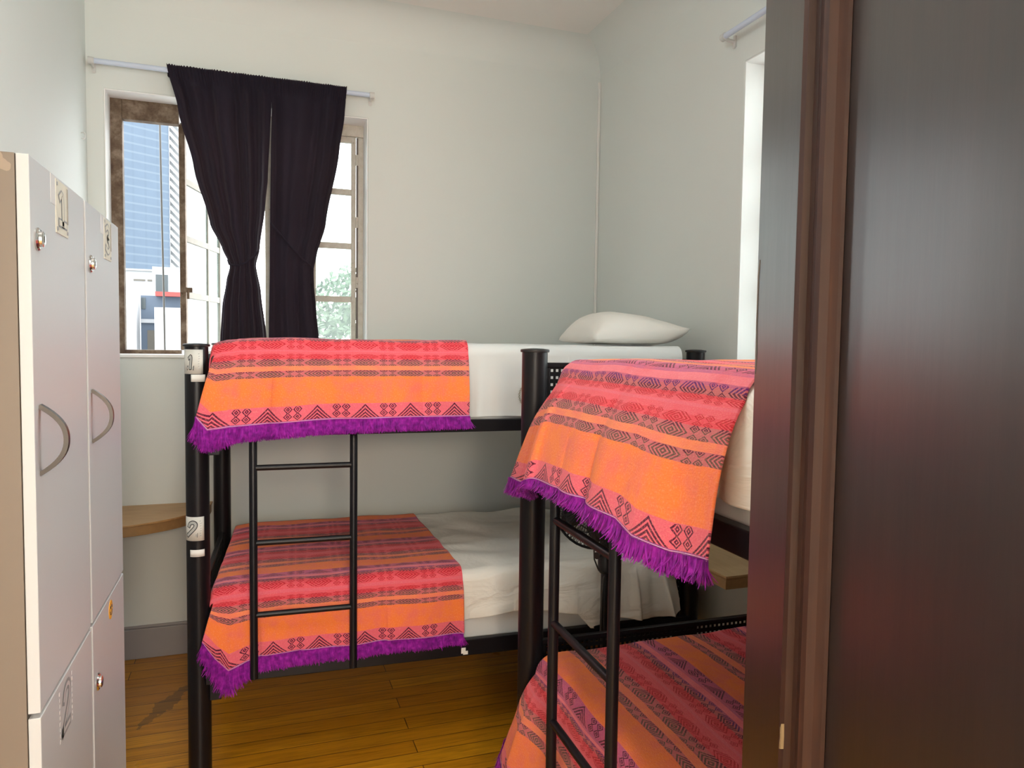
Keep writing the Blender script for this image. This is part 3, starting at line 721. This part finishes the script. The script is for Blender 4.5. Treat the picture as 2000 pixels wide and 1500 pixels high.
# ------------------------------------------------------------------ draped cloth
def crom(P, t):
    n = len(P) - 1; x = min(max(t, 0), 1) * n; i = min(int(x), n - 1); f = x - i
    p0, p1, p2, p3 = P[max(i - 1, 0)], P[i], P[i + 1], P[min(i + 2, n)]
    return .5 * ((2 * p1) + (-p0 + p2) * f + (2 * p0 - 5 * p1 + 4 * p2 - p3) * f * f + (-p0 + 3 * p1 - 3 * p2 + p3) * f ** 3)
def stat(A, a):
    for p, q in zip(A, A[1:]):
        if a <= q[0]:
            t = (a - p[0]) / (q[0] - p[0]); t = t * t * (3 - 2 * t)
            return [lerp(x, y, t) for x, y in zip(p[1:], q[1:])]
    return list(A[-1][1:])
def drape(F, A, ztop, ub, vback, hang, folds=(), na=120, nf=46, nt=46, wob=.004, seed=0, vf=-.014, zback=None, end_tuck=True, rnd=.045, drop=0):
    """A: stations (a, u_top, u_hem, v_hem, z_hem); folds: (a0, width, amp); ub: (u at back for a=0, a=1)"""
    bm = bmesh.new(); uvl = bm.loops.layers.uv.new('UVMap')
    NJ = nf + 6 + nt; G = []; UV = []
    for i in range(na + 1):
        a = i / na; ut, uh, vh, zh = stat(A, a); ubk = lerp(ub[0], ub[1], a); col = []; uvs = []
        hem = Vector((uh, vh, zh)); e0 = Vector((ut, vf, ztop - rnd))
        mid = hem.lerp(e0, .5); mid.y = lerp(vh, vf, .30)
        q1 = hem.lerp(e0, .8); q1.y = lerp(vh, vf, .62)
        P = [hem, mid, q1, e0]
        for j in range(NJ + 1):
            if j <= nf:
                q = j / nf; p = crom(P, q)
                off = 0
                for a0, w_, am in folds: off += am * math.exp(-((a - a0 - .02 * q) / w_) ** 2) * (1 - q) ** .8
                off += .006 * (1 - q) * sin(a * 23 + seed) + .004 * (1 - q) * sin(a * 41 + seed * 2)
                p = p + Vector((0, -off, 0)); s = hang * q
            elif j <= nf + 6:
                th_ = pi / 2 * (j - nf) / 6; p = Vector((ut, vf + rnd * (1 - cos(th_)), ztop - rnd + rnd * sin(th_))); s = hang + rnd * th_
            else:
                q = (j - nf - 6) / nt; v = lerp(vf + rnd, vback, q); u = lerp(ut, ubk, q)
                p = Vector((u, v, ztop)); s = hang + rnd * pi / 2 + (v - vf - rnd)
                if zback is not None and q > .93: p.z = lerp(ztop, zback, ((q - .93) / .07) ** 2)
            k = 1 if j > nf else j / nf
            if drop and a < .2: p.z -= drop * (1 - a / .2) ** 2 * (k if j <= nf else 1)
            p.z += wob * ns(p.x * 5 + seed, p.y * 9, .3) * (1 if j > nf else .3)
            p.y += wob * .8 * ns(p.x * 7, p.z * 9, seed + 3.1) * (0 if j > nf + 6 else 1)
            col.append(bm.verts.new(p)); uvs.append((uh * .15 + ut * .85, s))
        G.append(col); UV.append(uvs)
    for i in range(na):
        for j in range(NJ):
            f = bm.faces.new((G[i][j], G[i + 1][j], G[i + 1][j + 1], G[i][j + 1]))
            for lp, (x, y) in zip(f.loops, ((i, j), (i + 1, j), (i + 1, j + 1), (i, j + 1))): lp[uvl].uv = UV[x][y]
    if end_tuck:   # turn the foot edge down over the end of the mattress
        cols = [G[0]]
        for st_ in range(1, 6):
            nc = []
            for j in range(nf, NJ + 1):
                p = G[0][j].co.copy(); q = st_ / 5
                p.x -= .018 * sin(pi / 2 * q); p.z -= (.10 if j > nf + 3 else .05 + .05 * (j - nf) / 3) * q * q + .0
                nc.append(bm.verts.new(p))
            cols.append(nc)
        base = G[0][nf:]
        prev = base
        for st_ in range(1, 6):
            cur = cols[st_]
            for j in range(len(cur) - 1):
                f = bm.faces.new((cur[j], prev[j], prev[j + 1], cur[j + 1]))
                for lp, (x, y) in zip(f.loops, ((st_, j), (st_ - 1, j), (st_ - 1, j + 1), (st_, j + 1))):
                    lp[uvl].uv = (UV[0][nf + y][0] - .02 * x, UV[0][nf + y][1])
            prev = cur
    hem = [(G[i][0].co.copy(), (G[i][0].co - G[i][2].co).normalized()) for i in range(na + 1)]
    return bm, hem
def fringe(hem, F, lens, n, spread=.012, side=None):
    """yarn ends hanging off the hem"""
    bm = bmesh.new(); m = len(hem) - 1
    for k in range(n):
        x = random.random() * m; i = min(int(x), m - 1); f = x - i
        p = hem[i][0].lerp(hem[i + 1][0], f); d = hem[i][1].lerp(hem[i + 1][1], f)
        t = (hem[i + 1][0] - hem[i][0]).normalized()
        ln = interp(lens, x / m) * random.uniform(.78, 1.12)
        cl = .35 * ns(x * .55, 1.7) + .25 * ns(x * 1.6, 5.3)
        d = (d * .45 + Vector((0, 0, -1)) + t * (cl + random.gauss(0, .16)) + Vector((0, -1, 0)) * random.uniform(-.05, .22)).normalized()
        p = p + Vector((0, random.uniform(-.004, .006), .003))
        wd = random.uniform(.0016, .0034); ax = (t + Vector((0, random.uniform(-.8, .8), 0))).normalized()
        bend = Vector((random.gauss(0, .010), random.gauss(0, .008), 0)); pr = None
        for s in range(5):
            q = s / 4; c = p + d * ln * q + bend * q * q + Vector((0, 0, -1)) * .004 * q * q
            w_ = wd * (1 - .75 * q ** 2)
            cur = (bm.verts.new(c - ax * w_), bm.verts.new(c + ax * w_))
            if pr: bm.faces.new((pr[0], pr[1], cur[1], cur[0]))
            pr = cur
    return bm
def blanket(F, label, A, ztop, ub, vback, hang, lens, nfr, group='woven striped blankets', **kw):
    bm, hem = drape(F, A, ztop, ub, vback, hang, **kw)
    o = put('blanket', bm, M['blanket'], None, smooth=True, xf=F, solid=.005, sharp=180)
    tag(o, label, 'blanket', group)
    fr = put('fringe', fringe(hem, F, lens, nfr), M['fringe'], o, xf=F); fr['label'] = 'bright purple yarn fringe'
    return o

# sheets first (under the blankets)
def sheet(F, label, A, ztop, ub, vback, mat, **kw):
    bm, hem = drape(F, A, ztop, ub, vback, .3, end_tuck=False, **kw)
    o = put('bed_sheet', bm, mat, None, smooth=True, xf=F, solid=.002, sharp=180)
    return tag(o, label, 'sheet', 'bed sheets')
s1 = sheet(F1, 'white sheet smoothed over the top bunk by the window, creased down its front', [(0, .96, .97, -.020, 1.352), (.5, 1.45, 1.45, -.019, 1.356), (.93, 1.93, 1.93, -.019, 1.36), (1, 1.985, 1.99, -.012, 1.38)],
      1.649, (.96, 1.985), .99, M['sheet'], folds=((.13, .010, .005), (.20, .012, .004), (.45, .02, .004), (.8, .02, .005)), vf=-.013, seed=1.3, wob=.005)
sheet(F1, 'cream sheet on the bottom bunk by the window, rumpled and untucked at the far end',
      [(0, .93, .93, -.016, .500), (.12, 1.04, 1.03, -.018, .520), (.28, 1.22, 1.22, -.020, .535), (.42, 1.40, 1.38, -.022, .52), (.53, 1.50, 1.50, -.030, .50), (.56, 1.54, 1.56, -.036, .435), (.61, 1.60, 1.61, -.036, .43), (.63, 1.62, 1.625, -.030, .475), (.80, 1.78, 1.80, -.040, .452), (.93, 1.90, 1.96, -.050, .45), (1, 1.965, 2.0, -.030, .47)],
      .722, (.93, 1.965), .99, M['cream'], folds=((.30, .03, .010), (.47, .03, .014), (.58, .02, .008), (.77, .03, .020), (.86, .016, -.014), (.93, .02, .018)), vf=-.013, seed=2.7, wob=.016)
sheet(F2, 'cream sheet hanging down the side of the top bunk beside the dark door', [(0, 1.02, 1.02, -.016, 1.372), (.5, 1.4, 1.4, -.018, 1.375), (1, 1.97, 1.97, -.016, 1.375)],
      1.589, (1.02, 1.97), .99, M['cream'], vf=-.013, seed=4.1, wob=.004)

blanket(F1, 'striped pink and orange woven blanket over the foot of the top bunk by the window',
        [(0, .060, .006, -.102, 1.376), (.05, .085, .045, -.106, 1.328), (.10, .13, .105, -.100, 1.335), (.25, .27, .255, -.098, 1.347), (.5, .52, .51, -.098, 1.359), (.8, .82, .815, -.096, 1.362), (1, 1.012, 1.006, -.086, 1.360)],
        1.660, (.085, 1.0), .985, .300, [(0, .075), (.06, .07), (.15, .052), (1, .044)], 5200, folds=((.09, .03, .008), (.62, .12, .006)), seed=.4, wob=.007, drop=.022)
blanket(F1, 'striped pink and orange woven blanket spread on the bottom bunk by the window',
        [(0, .050, .016, -.055, .545), (.05, .075, .060, -.060, .475), (.09, .11, .105, -.060, .428), (.14, .15, .16, -.058, .448), (.20, .21, .22, -.054, .470), (.35, .36, .36, -.050, .472), (.7, .69, .69, -.048, .474), (1, 1.0, .996, -.045, .470)],
        .732, (.070, .962), .99, .285, [(0, .055), (.09, .085), (.16, .05), (1, .040)], 4600, folds=((.10, .03, .008), (.42, .05, .006), (.26, .03, -.005)), seed=1.9, wob=.008, drop=.015)
blanket(F2, 'striped pink and orange woven blanket hanging long over the top bunk beside the dark door',
        [(0, .22, .01, -.082, 1.228), (.08, .24, .12, -.090, 1.234), (.16, .27, .225, -.098, 1.238), (.22, .32, .33, -.132, 1.272), (.28, .37, .395, -.145, 1.296), (.45, .53, .56, -.140, 1.303), (.6, .68, .70, -.135, 1.302),
         (.75, .83, .865, -.134, 1.299), (.82, .90, .944, -.130, 1.284), (.9, 1.0, 1.04, -.114, 1.277), (1, 1.112, 1.137, -.095, 1.290)],
        1.612, (.16, 1.12), .97, .350, [(0, .050), (.15, .032), (.25, .020), (.5, .024), (.8, .034), (1, .036)], 6800, folds=((.25, .03, .012), (.17, .03, -.010), (.66, .04, .016), (.57, .03, -.010), (.42, .04, .006)), seed=2.4, wob=.006, rnd=.05, drop=.040)
blanket(F2, 'striped pink and orange woven blanket covering the low bunk beside the dark door',
        [(0, .105, -.005, -.085, .372), (.04, .135, .005, -.098, .325), (.09, .17, .09, -.098, .300), (.2, .33, .30, -.085, .325), (.5, .90, .88, -.075, .33), (1, 1.90, 1.90, -.070, .33)],
        .698, (.075, 1.90), .985, .40, [(0, .06), (.2, .05), (1, .05)], 4200, folds=((.10, .03, .016), (.3, .03, .008)), seed=5.5, wob=.007, na=150, rnd=.05, drop=.012)

# emblem on the white sheet, and the little cloth tag below the lower blanket
bm = bmesh.new()
for k in range(26):
    a = 2 * pi * k / 26; rr = .034
    for s in (-1, 1):
        c = Vector((1.268 + rr * 1.2 * cos(a), -.0285, 1.440 + rr * 1.35 * sin(a))); t = Vector((-sin(a + s * .6), 0, cos(a + s * .6))); n_ = Vector((t.z, 0, -t.x))
        bm.faces.new([bm.verts.new(c + v) for v in (t * .010, n_ * .003, -t * .008, -n_ * .003)])
put('stitched_emblem', bm, M['taupe'], s1, xf=F1, solid=.0006)
bm = B(.988, 1.006, -.052, -.049, .392, .415); box(bm, .996, 1.016, -.050, -.047, .386, .400); put('cloth_tag', bm, M['cream'], mt1, xf=F1)

# pillow
def pillow(F, cu, cv, z0, hu, hv, th_):
    bm = bmesh.new(); n = 40; top, bot = [], []
    def sh(a, b):
        e = max(0, (1 - abs(a) ** 2.6)) ** .46 * max(0, (1 - abs(b) ** 2.6)) ** .50; return e
    for i in range(n + 1):
        rt_, rb = [], []
        for j in range(n + 1):
            a, b = -1 + 2 * i / n, -1 + 2 * j / n
            pin = 1 - .07 * (1 - abs(b) ** 1.5) * abs(a) ** 3; pinb = 1 - .07 * (1 - abs(a) ** 1.5) * abs(b) ** 3
            u, v = cu + a * hu * pin, cv + b * hv * pinb; e = sh(a, b)
            lift = .046 + .030 * a
            wr_ = .004 * ns(u * 16, v * 16, 2.2) * (1 - e * .4) + .0035 * sin(9 * (a * a + b) + 11 * a) * (1 - e)
            rt_.append(bm.verts.new((u, v, z0 + lift * (1 - e ** .8) + th_ * e * (1 - .18 * a) + wr_)))
            rb.append(bm.verts.new((u, v, z0 + lift * (1 - e) ** 1.6 - .0015)) if 0 < i < n and 0 < j < n else rt_[-1])
        top.append(rt_); bot.append(rb)
    for i in range(n):
        for j in range(n):
            bm.faces.new((top[i][j], top[i + 1][j], top[i + 1][j + 1], top[i][j + 1]))
            try: bm.faces.new((bot[i][j], bot[i][j + 1], bot[i + 1][j + 1], bot[i + 1][j]))
            except ValueError: pass
    return bm
tag(put('pillow', pillow(F1, 1.825, .27, 1.656, .240, .22, .145), M['pillow'], None, smooth=True, xf=F1, sharp=180),
    'plump white pillow at the head of the top bunk by the window', 'pillow')

# ------------------------------------------------------------------ lockers
LX, LT = -.335, 1.938
def locker(y0, y1, label, up, low):
    r = root('locker', ((L + LX) / 2, (y0 + y1) / 2, 0), label, 'locker', 'tall white lockers by the left wall')
    body = bmesh.new(); box(body, L + .004, LX - .020, y0 + .016, y1 - .001, .06, LT - .016); put('body', body, M['locker'], r)
    put('side_panel', B(L + .004, LX - .019, y0 + .001, y0 + .016, 0, LT), M['lockerside'], r, bevel=.001)['label'] = 'laminate side panel with warm light tint'
    put('top_panel', B(L + .004, LX - .019, y0 + .016, y1 - .001, LT - .016, LT), M['locker'], r)
    put('plinth', B(L + .02, LX - .04, y0 + .016, y1 - .016, 0, .06), M['locker'], r)
    for z0, z1, lz, hz, kind in ((1.036, LT, 1.810, 1.482, up), (.07, 1.028, .890, .50, low)):
        d = put('door', B(LX - .018, LX, y0 + .003, y1 - .006, z0, z1), M['locker'], r, bevel=.0012)
        bm = bmesh.new(); yl = y0 + .040; lathe(bm, [(.0185, 0), (.0190, .0025), (.0165, .005), (.0130, .0055), (.0125, .0095), (.0095, .0108)], 20, (LX, yl, lz), (1, 0, 0))
        lk = put('lock', bm, M['chrome'], d, smooth=True)
        put('keyhole', B(LX + .0104, LX + .0114, yl - .0012, yl + .0012, lz - .005, lz + .005), M['ink'], lk)
        bm = bmesh.new(); yh = y0 + .036; n = 18; pr = None
        for k in range(n + 1):
            t = -1 + 2 * k / n; zz = hz + .056 * t; x = LX + .038 * (1 - abs(t) ** 2.3)
            w_ = .0065; th_ = .0036
            tn = Vector((-.038 * 2.3 * abs(t) ** 1.3 * (1 if t > 0 else -1), 0, .056)).normalized(); nn = Vector((tn.z, 0, -tn.x))
            c = Vector((x, yh, zz)); cur = [bm.verts.new(c + nn * s * th_ + Vector((0, q * w_, 0))) for s, q in ((-1, -1), (1, -1), (1, 1), (-1, 1))]
            if pr:
                for e in range(4): bm.faces.new((pr[e], pr[(e + 1) % 4], cur[(e + 1) % 4], cur[e]))
            else: bm.faces.new(cur[::-1])
            pr = cur
        bm.faces.new(pr); bmesh.ops.recalc_face_normals(bm, faces=bm.faces)
        put('handle', bm, M['nickel'], d, smooth=True)['label'] = 'bowed brushed metal handle'
        if kind is None: continue
        if kind in '13':
            yc = y0 + .205 if kind == '1' else y0 + .240; zc = 1.893
            put('tape_mark', B(LX, LX + .0006, yc - .075, yc - .02, zc + (-.008 if kind == '1' else .0), zc + .043), M['tape'], d)
            if kind == '3': put('tape_mark', B(LX, LX + .0006, yc + .03, yc + .06, zc - .02, zc + .03), M['tape'], d)
            tg = put('number_tag', B(LX, LX + .0012, yc - .044, yc + .044, zc - .055, zc + .040), M['plate'], d)
            put('edge_mark', B(LX + .0012, LX + .0016, yc + .034, yc + .044, zc - .03, zc + .036), M['taupe'], d)
            for a, b in ((-.036, -.047), (.036, -.047), (-.036, .033)): put('pin_mark', B(LX + .0012, LX + .002, yc + a - .004, yc + a + .004, zc + b - .003, zc + b + .003), M['faintink'], d)
            f = lambda x, y, l: Vector((LX + .0013 + l, yc + (x - .02) * .085, zc - .006 + y * .068))
            put('numeral', digit_mesh(kind, .25, f, .0003), M['faintink'], d); put('numeral', digit_mesh(kind, .15, f, .0006), M['plate'], d)
        elif kind == '2':
            yc, zc = y0 + .170, .968
            f = lambda x, y, l: Vector((LX + .0004 + l, yc + x * .085 + y * .012, zc + y * .088))
            put('numeral', digit_mesh('2', .22, f, .0002), M['faintink'], d); put('numeral', digit_mesh('2', .08, f, .0005), M['tape'], d)
            for yy in (yc - .046, yc + .046):
                bm = bmesh.new()
                for k in range(9):
                    zz = zc + .04 - k * .011; box(bm, LX, LX + .0005, yy - random.uniform(.001, .004), yy + .001, zz, zz + .006)
                put('lettering', bm, M['tape'], d)
        elif kind == 'smiley':
            bm = bmesh.new(); lathe(bm, [(.0225, 0), (.0225, .0012)], 28, (LX, y0 + .205, .995), (1, 0, 0)); sm = put('round_sticker', bm, M['smiley'], d); sm['label'] = 'round orange sticker'
            bm = bmesh.new(); f = lambda y, z: Vector((LX + .0015, y0 + .205 + y, .995 + z))
            pts = [f(.011 * cos(t), -.002 + .011 * sin(t)) for t in [pi + pi * k / 10 for k in range(11)]]; tube(bm, pts, .0009, 5)
            for s in (-.007, .007): tube(bm, [f(s, .004), f(s, .010)], .0014, 6)
            put('sticker_face', bm, M['ink'], sm)
    return r
locker(1.3475, 1.742, 'tall white locker nearest the camera, tagged 1 above 2, warm tinted side showing', '1', '2')
locker(1.7505, 2.147, 'tall white locker further in, orange sticker on its lower door', '3', 'smiley')

# ------------------------------------------------------------------ shelves
r = root('corner_shelf', (-.60, 3.92, .745), 'quarter round oak shelf in the corner below the open window', 'shelf')
def qr(rad, z0, z1):
    bm = bmesh.new(); c = Vector((L + .001, W - .001, 0)); poly = [c + Vector((0, 0, z0))]
    for k in range(33):
        a = pi / 2 * k / 32; ca, sa = cos(a) ** .93, sin(a) ** .93
        poly.append(c + Vector((rad * ca, -rad * .86 * sa, z0)))
    prism(bm, poly, (0, 0, z1 - z0)); bmesh.ops.recalc_face_normals(bm, faces=bm.faces); return bm
put('shelf_top', qr(.555, .792, .800), M['shelfwood'], r, bevel=.001)
put('shelf_board', qr(.550, .745, .791), M['bamboo_edge'], r, bevel=.002)
r = root('side_shelf', (1.82, 2.5, .752), 'rectangular bamboo shelf on the right wall between the two bunks', 'shelf')
put('shelf_top', B(1.642, R - .001, 2.246, 2.76, .792, .800), M['bamboo'], r, bevel=.001)
put('shelf_middle', B(1.646, R - .001, 2.250, 2.756, .785, .791), M['bamboo_edge'], r)
put('shelf_board', B(1.642, R - .001, 2.246, 2.76, .750, .785), M['bamboo_edge'], r, bevel=.001)

hk = T([(L + .001, 3.99, 2.62), (L + .012, 3.99, 2.622), (L + .020, 3.985, 2.612), (L + .021, 3.98, 2.598), (L + .014, 3.976, 2.588), (L + .006, 3.975, 2.592)], .0032, 8)
tag(put('wall_hook', hk, M['bracket'], None, smooth=True), 'small bent metal hook high on the left wall near the window', 'hook')

# ------------------------------------------------------------------ pedestal fan between the bunks
PX, PY = 1.296, 2.55
fan = root('pedestal_fan', (PX, PY, 0), 'black pedestal fan standing between the two bunks, half hidden by blanket', 'fan')
bm = bmesh.new(); lathe(bm, [(.17, 0), (.17, .012), (.15, .022), (.05, .034), (.03, .06), (.02, .08)], 36, (PX, PY, 0)); put('base', bm, M['blackplastic'], fan, smooth=True)
put('pole', T([(PX, PY, .07), (PX, PY, .80)], .0155, 16), M['blackplastic'], fan, smooth=True)
put('upper_pole', T([(PX, PY, .78), (PX, PY, 1.02)], .0195, 16), M['blackplastic'], fan, smooth=True)
bm = bmesh.new(); lathe(bm, [(.020, .755), (.028, .765), (.029, .86), (.022, .875)], 20, (PX, PY, 0)); cl = put('height_collar', bm, M['blackplastic'], fan, smooth=True)
put('collar_knob', T([(PX - .02, PY - .012, .835), (PX - .052, PY - .03, .835)], [.010, .014], 12), M['blackplastic'], cl, smooth=True)
ax = Vector((-.80, -.58, .10)).normalized(); hc = Vector((PX, PY, 1.045)) + ax * .125
q = ax.to_track_quat('Z', 'Y').to_matrix()
bm = bmesh.new(); lathe(bm, [(.03, -.16), (.052, -.15), (.060, -.09), (.055, -.045), (.05, -.04)], 24, hc, ax); put('motor_housing', bm, M['blackplastic'], fan, smooth=True)
bm = bmesh.new()
for s, dep in ((1, .045), (-1, -.035)):
    for k in range(64):
        a = 2 * pi * k / 64; pts = []
        for f, zz in ((.14, 1.0), (.35, .97), (.6, .82), (.85, .5), (1.0, 0)):
            rr = .172 * f; aa = a + (.25 * (1 - f) if s > 0 else 0); pts.append(hc + q @ Vector((rr * cos(aa), rr * sin(aa), dep * zz)))
        tube(bm, pts, .0015, 4, cap=False)
    for rr, zz in ((.172, 0), (.11, .78), (.06, .94)):
        tube(bm, [hc + q @ Vector((rr * cos(2 * pi * k / 40), rr * sin(2 * pi * k / 40), dep * zz)) for k in range(40)], .0028 if zz else .0055, 6, closed=True)
gr = put('grille', bm, M['blackplastic'], fan)
bm = bmesh.new(); lathe(bm, [(.026, .040), (.026, .047), (.02, .049)], 20, hc, ax); put('grille_badge', bm, M['blackplastic'], gr, smooth=True)
for k in range(5):
    bm = bmesh.new(); a0 = 2 * pi * k / 5; rows = []
    for i in range(7):
        rr = lerp(.022, .150, i / 6); hw = .16 + .42 * sin(pi * (i / 6) ** .8) * .9
        rows.append([bm.verts.new(hc + q @ Vector((rr * cos(a0 + hw * t), rr * sin(a0 + hw * t), .012 * t))) for t in (-1, -.33, .33, 1)])
    for A_, B_ in zip(rows, rows[1:]):
        for j in range(3): bm.faces.new((A_[j], A_[j + 1], B_[j + 1], B_[j]))
    put('blade', bm, M['blackplastic'], fan, smooth=True, solid=.002)
b0 = hc - Vector((0, 0, .165)) - ax * .03
put('cord', T([hc - ax * .13 - Vector((0, 0, .04)), hc - ax * .08 - Vector((0, 0, .13)), b0 + Vector((0, 0, -.015)), b0 + Vector((.004, .003, -.06)), b0 + Vector((.030, .022, -.105)), b0 + Vector((.070, .045, -.140)), Vector((PX - .012, PY - .012, .735)), Vector((PX - .017, PY - .012, .66)), Vector((PX - .018, PY - .010, .3)), Vector((PX - .022, PY - .01, .07))], .0030, 8), M['cable'], fan, smooth=True)

# ------------------------------------------------------------------ added fill lamps
def emitter(name, color, watts, rad):
    k = N(name); e = k.n('ShaderNodeEmission'); e.inputs[0].default_value = (*color, 1)
    e.inputs[1].default_value = watts / (pi * 4 * pi * rad * rad); k.l(e.outputs[0], k.out.inputs[0]); return k.m
def ball(c, rad):
    bm = bmesh.new(); bmesh.ops.create_uvsphere(bm, u_segments=32, v_segments=16, radius=rad); bmesh.ops.translate(bm, verts=bm.verts, vec=c); return bm
def lamp(name, x, y, zc, zl, rad, watts, color, label, part):
    r = root(name, (x, y, zl - rad), label, 'lamp')
    bm = bmesh.new(); lathe(bm, [(.05, zc - .03), (.06, zc - .02), (.06, zc)], 24, (x, y, 0)); put('ceiling_rose', bm, M['lamp'], r, smooth=True)
    put('flex', T([(x, y, zc - .02), (x, y, zl + rad - .004)], .004, 8), M['lamp'], r)
    put(part, ball((x, y, zl), rad), emitter(name + '_glow', color, watts, rad), r, smooth=True)
lamp('room_fill_lamp', .20, 1.35, ZC, 3.02, .10, LAMP_ROOM, (.94, 1, 1), 'added round glowing fill lamp hanging from the dormitory ceiling', 'glow_globe')  # added lamp out of view, brightens the room against the daylight
lamp('hall_fill_lamp', .12, -1.15, 2.75, 1.95, .20, LAMP_HALL, (1, .80, .59), 'added warm round fill lamp hanging in the hallway', 'glow_ball')  # added lamp behind the camera, sized for soft fill under the bunks

# ------------------------------------------------------------------ outside
struct('ground_outside', B(-60, 60, 4.9, 140, -12.1, -12), M['ground'])
wc = T([(-.513, W + .23, 3.32), (-.513, 4.55, 3.33), (-.513, 4.68, 3.28), (-.513, 4.7, 2.897), (-.509, 4.7, 2.4), (-.503, 4.7, 1.9), (-.501, 4.7, 1.587), (-.50, 4.7, 1.0)], .0055, 8)
tag(put('hanging_cable', wc, M['cable'], None, smooth=True), 'thin dark cable hanging outside the open casement', 'cable')
tw = root('office_tower', (-9.5, 66, -12), 'tall blue glass office tower beyond the open window', 'building')
bm = bmesh.new(); uvl = bm.loops.layers.uv.new('UVMap')
pR = Vector((-6.15, 62.0, 0)); dT = Vector((-.84, -.54, 0)); pL = pR + dT * 4.6
vs = [bm.verts.new(p) for p in ((pL.x, pL.y, -12), (pR.x, pR.y, -12), (pR.x, pR.y, 40), (pL.x, pL.y, 40))]
back = Vector((-.54, .84, 0)) * 5
vb = [bm.verts.new(v.co + back) for v in vs]
f = bm.faces.new(vs)
for lp, c_ in zip(f.loops, ((0, 0), (4.6, 0), (4.6, 52), (0, 52))): lp[uvl].uv = c_
bm.faces.new(vb[::-1])
for i in range(4): bm.faces.new((vs[i], vs[(i + 1) % 4], vb[(i + 1) % 4], vb[i]))
put('glass_front', bm, M['tower'], tw)
bm = bmesh.new(); e = Vector((.80, .30, 0)).normalized()
for k in range(60):
    z = 4 + k * .62
    a = pR + Vector((.05, -.05, z + .75)); b = pR + e * .75 + Vector((.05, -.05, z)); prism(bm, [a, b, b + Vector((0, 0, .30)), a + Vector((0, 0, .30))], (.05, .14, 0))
bmesh.ops.recalc_face_normals(bm, faces=bm.faces); put('slanted_louvres', bm, M['louvre'], tw)
put('corner_shaft', B(-6.2, -5.25, 62.6, 66, -12, 40), M['stucco'], tw)

def bld(name, label, x0, x1, y0, y1, z1, mat): 
    r = root(name, ((x0 + x1) / 2, (y0 + y1) / 2, -12), label, 'building'); put('walls', B(x0, x1, y0, y1, -12, z1), mat, r); return r
b = bld('rooftop_block', 'white rooftop block with a dark window below the tower', -3.35, -1.2, 28, 32, 4.15, M['stucco'])
wd_ = put('window', B(-3.24, -2.86, 27.96, 28.02, 2.98, 3.88), M['bglass'], b); put('window_ledge', B(-3.26, -2.84, 27.90, 28.02, 2.93, 3.01), M['louvre'], b)
b = bld('white_house', 'long low white house at the left behind the cable', -6.4, -2.9, 32.4, 36, 4.35, M['stucco'])
for x in (-4.55, -4.05): put('window', B(x, x + .42, 32.37, 32.42, 3.95, 4.02), M['tanshutter'], b)
put('roof_lip', B(-6.45, -2.85, 32.3, 36.1, 4.35, 4.42), M['louvre'], b)
b = bld('terrace_house', 'terrace house in painted blue shade with a tan shutter and red awning', -3.40, -1.2, 25.6, 27.6, 3.02, M['shaded_stucco'])
put('awning', B(-2.95, -1.6, 25.3, 25.62, 3.0, 3.14), M['redtrim'], b); put('tan_shutter', B(-3.22, -2.92, 25.57, 25.63, 1.0, 1.93), M['tanshutter'], b)
put('balcony_slab', B(-3.40, -2.91, 25.52, 25.6, 2.16, 2.28), M['stucco'], b); put('window', B(-3.38, -3.26, 25.57, 25.62, 2.6, 2.95), M['bglass'], b)
b = bld('white_annex', 'plain white annex wall in front of the terrace house', -2.90, -1.2, 24.6, 25.2, 2.62, M['stucco'])
b = bld('white_wing', 'white wing with a sloping parapet at the lower left of the view', -4.6, -3.42, 24.8, 25.5, 3.0, M['stucco'])
bm = bmesh.new(); prism(bm, [Vector((-4.6, 24.8, 3.0)), Vector((-3.42, 24.8, 3.0)), Vector((-4.1, 24.8, 3.35)), Vector((-4.6, 24.8, 3.4))], (0, .5, 0)); bmesh.ops.recalc_face_normals(bm, faces=bm.faces); put('parapet', bm, M['stucco'], b)
tr = root('street_tree', (1.9, 14.5, -12), 'leafy green tree seen through the right window panes', 'tree')
put('trunk', T([(1.9, 14.5, -12), (1.95, 14.5, -4), (1.8, 14.5, .5), (1.9, 14.4, 2.2)], [.22, .18, .1, .03], 10), M['bark'], tr, smooth=True)
bm = bmesh.new()
for k in range(9000):
    while True:
        p = Vector((random.uniform(-1, 1), random.uniform(-1, 1), random.uniform(-1, 1)))
        if p.length < 1: break
    c = Vector((1.9 + p.x * 1.35, 14.5 + p.y * 1.3, 1.0 + p.z * 2.15))
    if ns(c.x * 2.2, c.y * 2.2, c.z * 2.2) < -.28: continue
    a = Vector((random.gauss(0, 1), random.gauss(0, 1), random.gauss(0, 1))).normalized(); b_ = a.orthogonal().normalized()
    s = random.uniform(.05, .10); bm.faces.new([bm.verts.new(c + v) for v in (a * s, b_ * s * .5, -a * s, -b_ * s * .5)])
put('foliage', bm, M['leaf'], tr)['kind'] = 'stuff'
